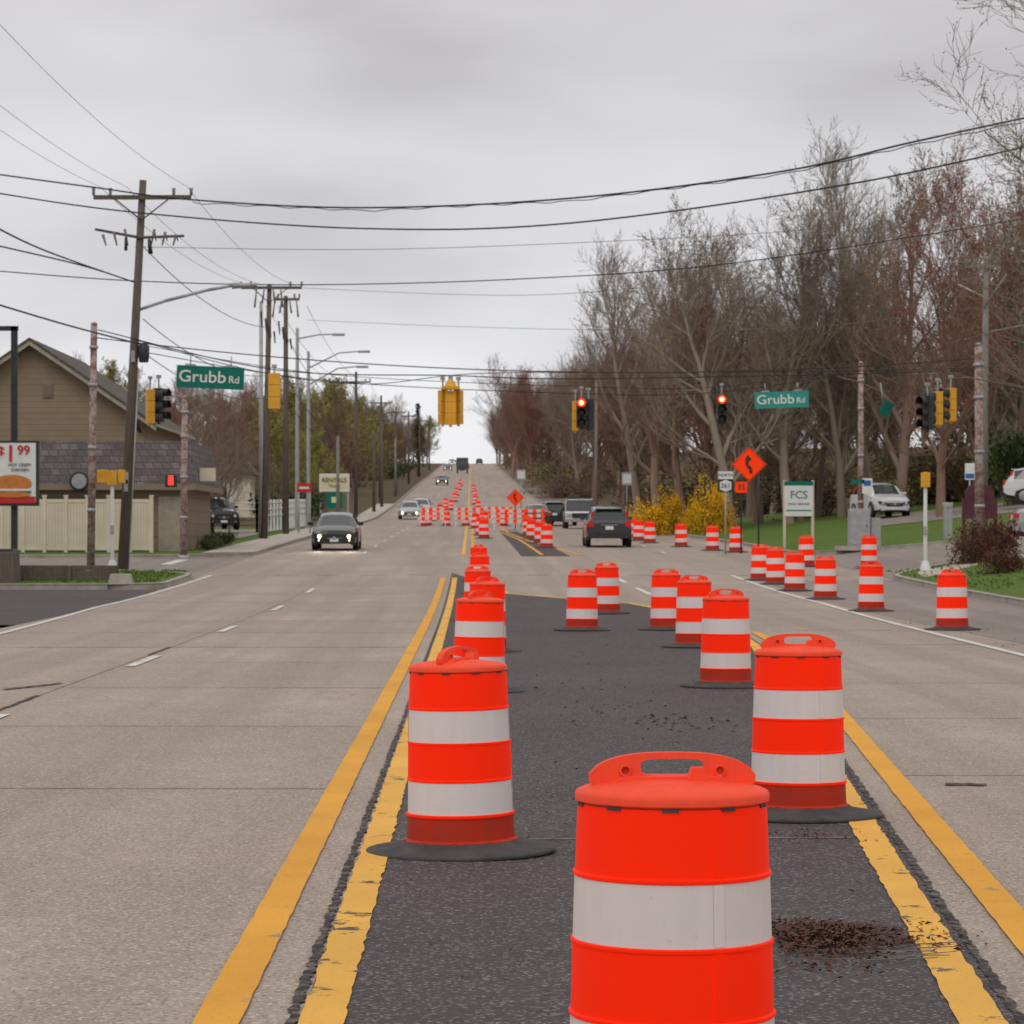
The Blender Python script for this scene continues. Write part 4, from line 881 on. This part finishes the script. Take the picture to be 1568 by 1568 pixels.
# ---------------- vehicles
def car_mesh(paint,suv=False,L_=4.6,lights=True):
    b=MB(); h=L_/4.6
    if suv: S=[(-2.3,.66,.34,.72,.80,.60),(-2.2,.80,.25,.90,.97,.72),(-1.5,.92,.24,1.02,1.08,.78),(-1.1,.94,.24,1.08,1.13,.76),(-.45,.95,.24,1.10,1.58,.66),(.4,.95,.24,1.10,1.67,.66),(1.4,.95,.24,1.11,1.64,.64),(1.85,.95,.24,1.10,1.56,.62),(2.18,.93,.30,1.02,1.10,.78),(2.32,.86,.40,.92,.98,.74)]
    else: S=[(-2.32,.60,.30,.56,.62,.52),(-2.2,.80,.20,.70,.77,.68),(-1.9,.87,.2,.80,.86,.72),(-1.45,.90,.2,.90,.96,.76),(-.55,.91,.2,.96,1.36,.62),(.3,.91,.2,.98,1.46,.60),(1.0,.91,.2,1.0,1.42,.59),(1.75,.90,.2,1.0,1.12,.66),(2.2,.86,.24,.98,1.02,.72),(2.3,.78,.34,.84,.9,.68)]
    rings=[]
    for (y,w,zb,zl,zt,wt) in S:
        half=[(w*.9,zb),(w*.985,zb+.12),(w,zb+(zl-zb)*.55),(w*.97,zl-.04),(w*.93,zl),(wt+.02,zt-.06),(wt*.84,zt-.005),(wt*.45,zt+.025)]
        rings.append([Vector((x,y*h,z)) for x,z in half]+[Vector((-x,y*h,z)) for x,z in reversed(half)])
    n=16
    for i,(r0,r1) in enumerate(zip(rings,rings[1:])):
        for j in range(n-1):
            k=paint; side=(j in (4,10))
            if side and 4<=i<=(6 if suv else 5): k='glass'
            if i==3 and j in (6,7,8): k='glass'
            if (i==(7 if suv else 6)) and j in (6,7,8): k='glass'
            if j in (0,14): k='black'
            b.face([r0[j],r0[j+1],r1[j+1],r1[j]],k,sm=k!='glass')
    b.face(list(reversed(rings[0])),paint); b.face(rings[-1],paint)
    fy=-2.3*h; ry=2.32*h; zf=S[0][3]; W_=S[3][1]
    for s in(-1,1):
        for yy in ((.25,1.25) if not suv else (.35,1.35)):
            b.tube((s*W_*.93,yy*h,S[5][3]),(s*.64,yy*h,S[5][4]-.06),.035,.03,'black',4)
    b.box((0,fy-.01,S[0][2]+.10),(1.35,.14,.2),paint); b.box((0,fy-.055,zf-.09),(.8,.08,.17),'black'); b.box((0,fy-.10,zf-.08),(.55,.02,.025),'hub'); b.lathe([(0,-.02,None),(.06,-.02,'hub'),(.07,0,'hub')],'hub',12,(0,fy-.09,zf-.08),'y'); b.box((0,fy-.09,S[0][2]+.1),(.34,.03,.12),'signw'); b.box((0,fy-.085,S[0][2]+.0),(1.1,.03,.07),'black')
    for s in(-1,1):
        b.prism([(-.2,-.07),(.16,-.05),(.2,.09),(-.12,.05)] if s>0 else [(.2,-.07),(.12,.05),(-.2,.09),(-.16,-.05)],'black',(s*.60,fy+.02,zf-.0),(1,0,0),(0,0,1),.16)
        b.lathe([(.0,-.03,None),(.07,-.02,'head' if lights else 'head_off'),(.08,.0,'head_off')],'head',14,(s*.58,fy-.07,zf-.01),'y')
        b.lathe([(.0,-.03,None),(.035,-.02,'head' if lights else 'head_off'),(.045,.0,'black')],'head',10,(s*.6,fy-.06,S[0][2]+.10),'y')
        zt=S[-1][3]
        b.box((s*(.76 if suv else .66),ry-.03,zt+(.05 if suv else 0)),(.22 if suv else .34,.12,.26 if suv else .16),'tail')
        if suv: b.box((s*.70,1.98*h,1.28),(.09,.12,.40),'tail')
        b.box((s*1.0,S[3][0]*h+.45,S[4][3]+.08),(.2,.12,.14),paint)
        for wy in (-1.42*h,1.42*h):
            r=.36 if suv else .33
            b.lathe([(.0,.12,None),(r*.62,.125,'hub'),(r*.66,.11,'tyre'),(r*.95,.11,'tyre'),(r,.07,'tyre'),(r,-.1,'tyre'),(r*.6,-.11,'tyre'),(0,-.1,'tyre')] if s>0 else [(0,-.12,None),(r*.62,-.125,'hub'),(r*.66,-.11,'tyre'),(r*.95,-.11,'tyre'),(r,-.07,'tyre'),(r,.1,'tyre'),(r*.6,.11,'tyre'),(0,.1,'tyre')],'tyre',20,(s*(W_-.1),wy,r),'x')
            b.lathe([(r*1.16,s*.0,None),(r*1.16,s*.02,'black'),(r*.9,s*.021,'black')],'black',20,(s*(W_-.015),wy,r+.02),'x')
    b.box((0,ry+.02,.50 if suv else .48),(1.6,.16,.26),'black' if suv else paint); b.box((0,ry+.03,.80),(.34,.03,.15),'signw')
    if suv: b.box((0,1.88*h,1.58),(1.1,.22,.04),paint); b.box((0,ry-.0,.92),(.7,.03,.03),'hub')
    for s in (-.5,.5): b.tube((s,ry+.02,.28),(s,ry+.12,.28),.04,.04,'hub',8)
    return b.mesh('car')
CS=car_mesh('cblack'); SG=car_mesh('cgrey',True,4.7,False); CSi=car_mesh('csilver',False,4.6,True); SWh=car_mesh('cwhite',True,4.7,False); CG=car_mesh('cgrey'); SB_=car_mesh('cblack',True,4.7,False); CSo=car_mesh('csilver',False,4.6,False)
def car(me,name,px,d,rz=0,X=None,dz=0):
    x=PX(px,d) if X is None else X
    o=place(me,name,(x,d,T(x,d)+.01+dz),rz); sl=(T(x,d+2)-T(x,d-2))/4; o.rotation_euler[0]=math.atan(sl)*math.cos(rz); o.modifiers.new('b','BEVEL').width=.02; return o
car(CS,'car',516,115,0); car(SG,'suv',929,121,math.pi); car(CSi,'car',628,236,0); car(CG,'car',677,430,0); car(CSi,'car',645,252,0)
car(CG,'car',823,188,math.pi); car(SB_,'suv',848,196,math.pi); car(CSi,'car',862,200,0); car(CS,'car',686,640,0); car(CS,'car',713,690,0); car(CSi,'car',700,780,0); car(SB_,'suv',734,800,math.pi); car(CSi,'car',692,860,0)
car(SWh,'parked_suv',1348,142,.15,dz=.15); car(SWh,'parked_suv',1618,132,1.35,dz=.15); car(CSo,'parked_car',1668,88,1.5,dz=.1); car(SB_,'parked_suv',328,150,.3,dz=.3); car(CSo,'parked_car',-14,110,.4,dz=.1)
def truck(px,d,k):
    b=MB(); b.box((0,0,2.0),(2.4,5,2.3),k); b.box((0,-3.4,1.5),(2.2,1.7,1.7),k,tap=.88); b.box((0,-4.1,1.8),(1.9,.5,.7),'glass'); b.box((0,0,.75),(1.0,6.5,.25),'black'); b.box((0,2.52,2.0),(2.1,.04,2.0),'black')
    for s in(-1,1):
        for y in (-3,1.5): b.lathe([(0,-.15,None),(.45,-.15,'tyre'),(.48,0,'tyre'),(.45,.15,'tyre'),(0,.15,'tyre')],'tyre',16,(s*1.0,y,.48),'x')
        b.box((s*1.0,2.55,.8),(.3,.05,.15),'tail')
    x=PX(px,d); b.obj('box_truck',(x,d,T(x,d)),0,bevel=.04)
truck(708,585,'cgrey')
b=MB()
b.prism([(-2.5,.45),(2.4,.45),(2.5,.7),(2.45,1.05),(.7,1.1),(.55,1.12),(-2.35,1.05),(-2.5,.9)],'cwhite',(0,0,0),(0,1,0),(0,0,1),1.9)
b.prism([(-1.3,1.08),(.6,1.1),(.45,1.75),(-.65,1.78)],'glass',(0,0,0),(0,1,0),(0,0,1),1.6); b.box((0,-.1,1.8),(1.5,1.2,.08),'cwhite'); b.box((0,-.1,1.89),(.9,.25,.08),'black')
b.box((0,-2.53,.8),(1.1,.06,.3),'black'); b.box((0,-2.55,.5),(1.85,.15,.2),'steel')
for s in(-1,1):
    b.box((s*.75,-2.53,.85),(.3,.06,.2),'head_off'); b.box((s*.85,2.5,.85),(.15,.06,.35),'tail'); b.box((s*1.05,-1.0,1.2),(.2,.1,.25),'black')
    b.tube((s*.8,1.5,1.05),(s*.8,1.5,1.85),.04,.04,'cwhite',6); b.tube((s*.8,-.2,1.85),(s*.8,2.3,1.85),.04,.04,'cwhite',6)
    for y in(-1.6,1.5): b.lathe([(0,-.12,None),(.38,-.12,'tyre'),(.4,0,'tyre'),(.38,.12,'tyre'),(0,.12,'tyre')],'tyre',16,(s*.86,y,.4),'x')
x=PX(887,180); b.obj('work_pickup',(x,180,T(x,180)),0,bevel=.04)
for s in (-1,1):
    lt=bpy.data.lights.new('headlamp_beam','SPOT'); lt.energy=230; lt.color=(1,.88,.66); lt.spot_size=math.radians(40); lt.spot_blend=.8; lt.shadow_soft_size=.08
    x=PX(516,115)+s*.58; o=bpy.data.objects.new('headlamp_beam',lt); sc.collection.objects.link(o); o.location=(x,112.5,T(x,112.5)+.6); o.rotation_euler=(math.radians(-78),0,0)
# ---------------- world, sun, camera
w=bpy.data.worlds.new('World'); sc.world=w; w.use_nodes=True; t=w.node_tree; t.nodes.clear()
out=N(t,'ShaderNodeOutputWorld'); sky=N(t,'ShaderNodeTexSky',sky_type='NISHITA'); sky.sun_disc=False; sky.sun_elevation=math.radians(50); sky.sun_rotation=math.radians(200)
b1=N(t,'ShaderNodeBackground'); b1.inputs[1].default_value=.1; t.links.new(sky.outputs[0],b1.inputs[0])
tc=N(t,'ShaderNodeTexCoord'); sp=N(t,'ShaderNodeSeparateXYZ'); t.links.new(tc.outputs['Generated'],sp.inputs[0])
c=ramp(t,sp.outputs[2],[(0,(.86,.86,.88)),(.05,(.80,.80,.825)),(.10,(.71,.705,.73)),(.19,(.63,.612,.62)),(1,(.88,.86,.84))])
mp=N(t,'ShaderNodeMapping'); mp.inputs['Scale'].default_value=(1,1,3.0); mp.inputs['Rotation'].default_value=(.0,.3,0); t.links.new(tc.outputs['Generated'],mp.inputs[0])
n1=noi(t,6.5,3,mp.outputs[0],.45); cl=ramp(t,n1,[(.30,(.82,.81,.82)),(.5,(1,1,1)),(.7,(1.12,1.12,1.12))])
c=mix(t,1.0,c,cl,'MULTIPLY')
b2=N(t,'ShaderNodeBackground'); t.links.new(c,b2.inputs[0]); b2.inputs[1].default_value=1.0
ms=N(t,'ShaderNodeMixShader'); ms.inputs[0].default_value=.97; t.links.new(b1.outputs[0],ms.inputs[1]); t.links.new(b2.outputs[0],ms.inputs[2]); t.links.new(ms.outputs[0],out.inputs[0])
sl=bpy.data.lights.new('sun','SUN'); sl.energy=.75; sl.angle=math.radians(30); sl.color=(1,.93,.84); so=bpy.data.objects.new('sun',sl); sc.collection.objects.link(so)
so.rotation_euler=(math.radians(38),0,math.radians(-20))
cam=bpy.data.cameras.new('camera'); co=bpy.data.objects.new('camera',cam); sc.collection.objects.link(co); sc.camera=co
co.location=(0,0,HC); co.rotation_euler=(math.pi/2,0,0); cam.sensor_width=36; cam.lens=F/1568*36; cam.shift_x=62/1568; cam.shift_y=37/1568; cam.clip_end=5000; cam.clip_start=.1
cam.dof.use_dof=True; cam.dof.focus_distance=10.5; cam.dof.aperture_fstop=16
sc.view_settings.view_transform='Standard'; sc.view_settings.look='None'; sc.view_settings.exposure=0
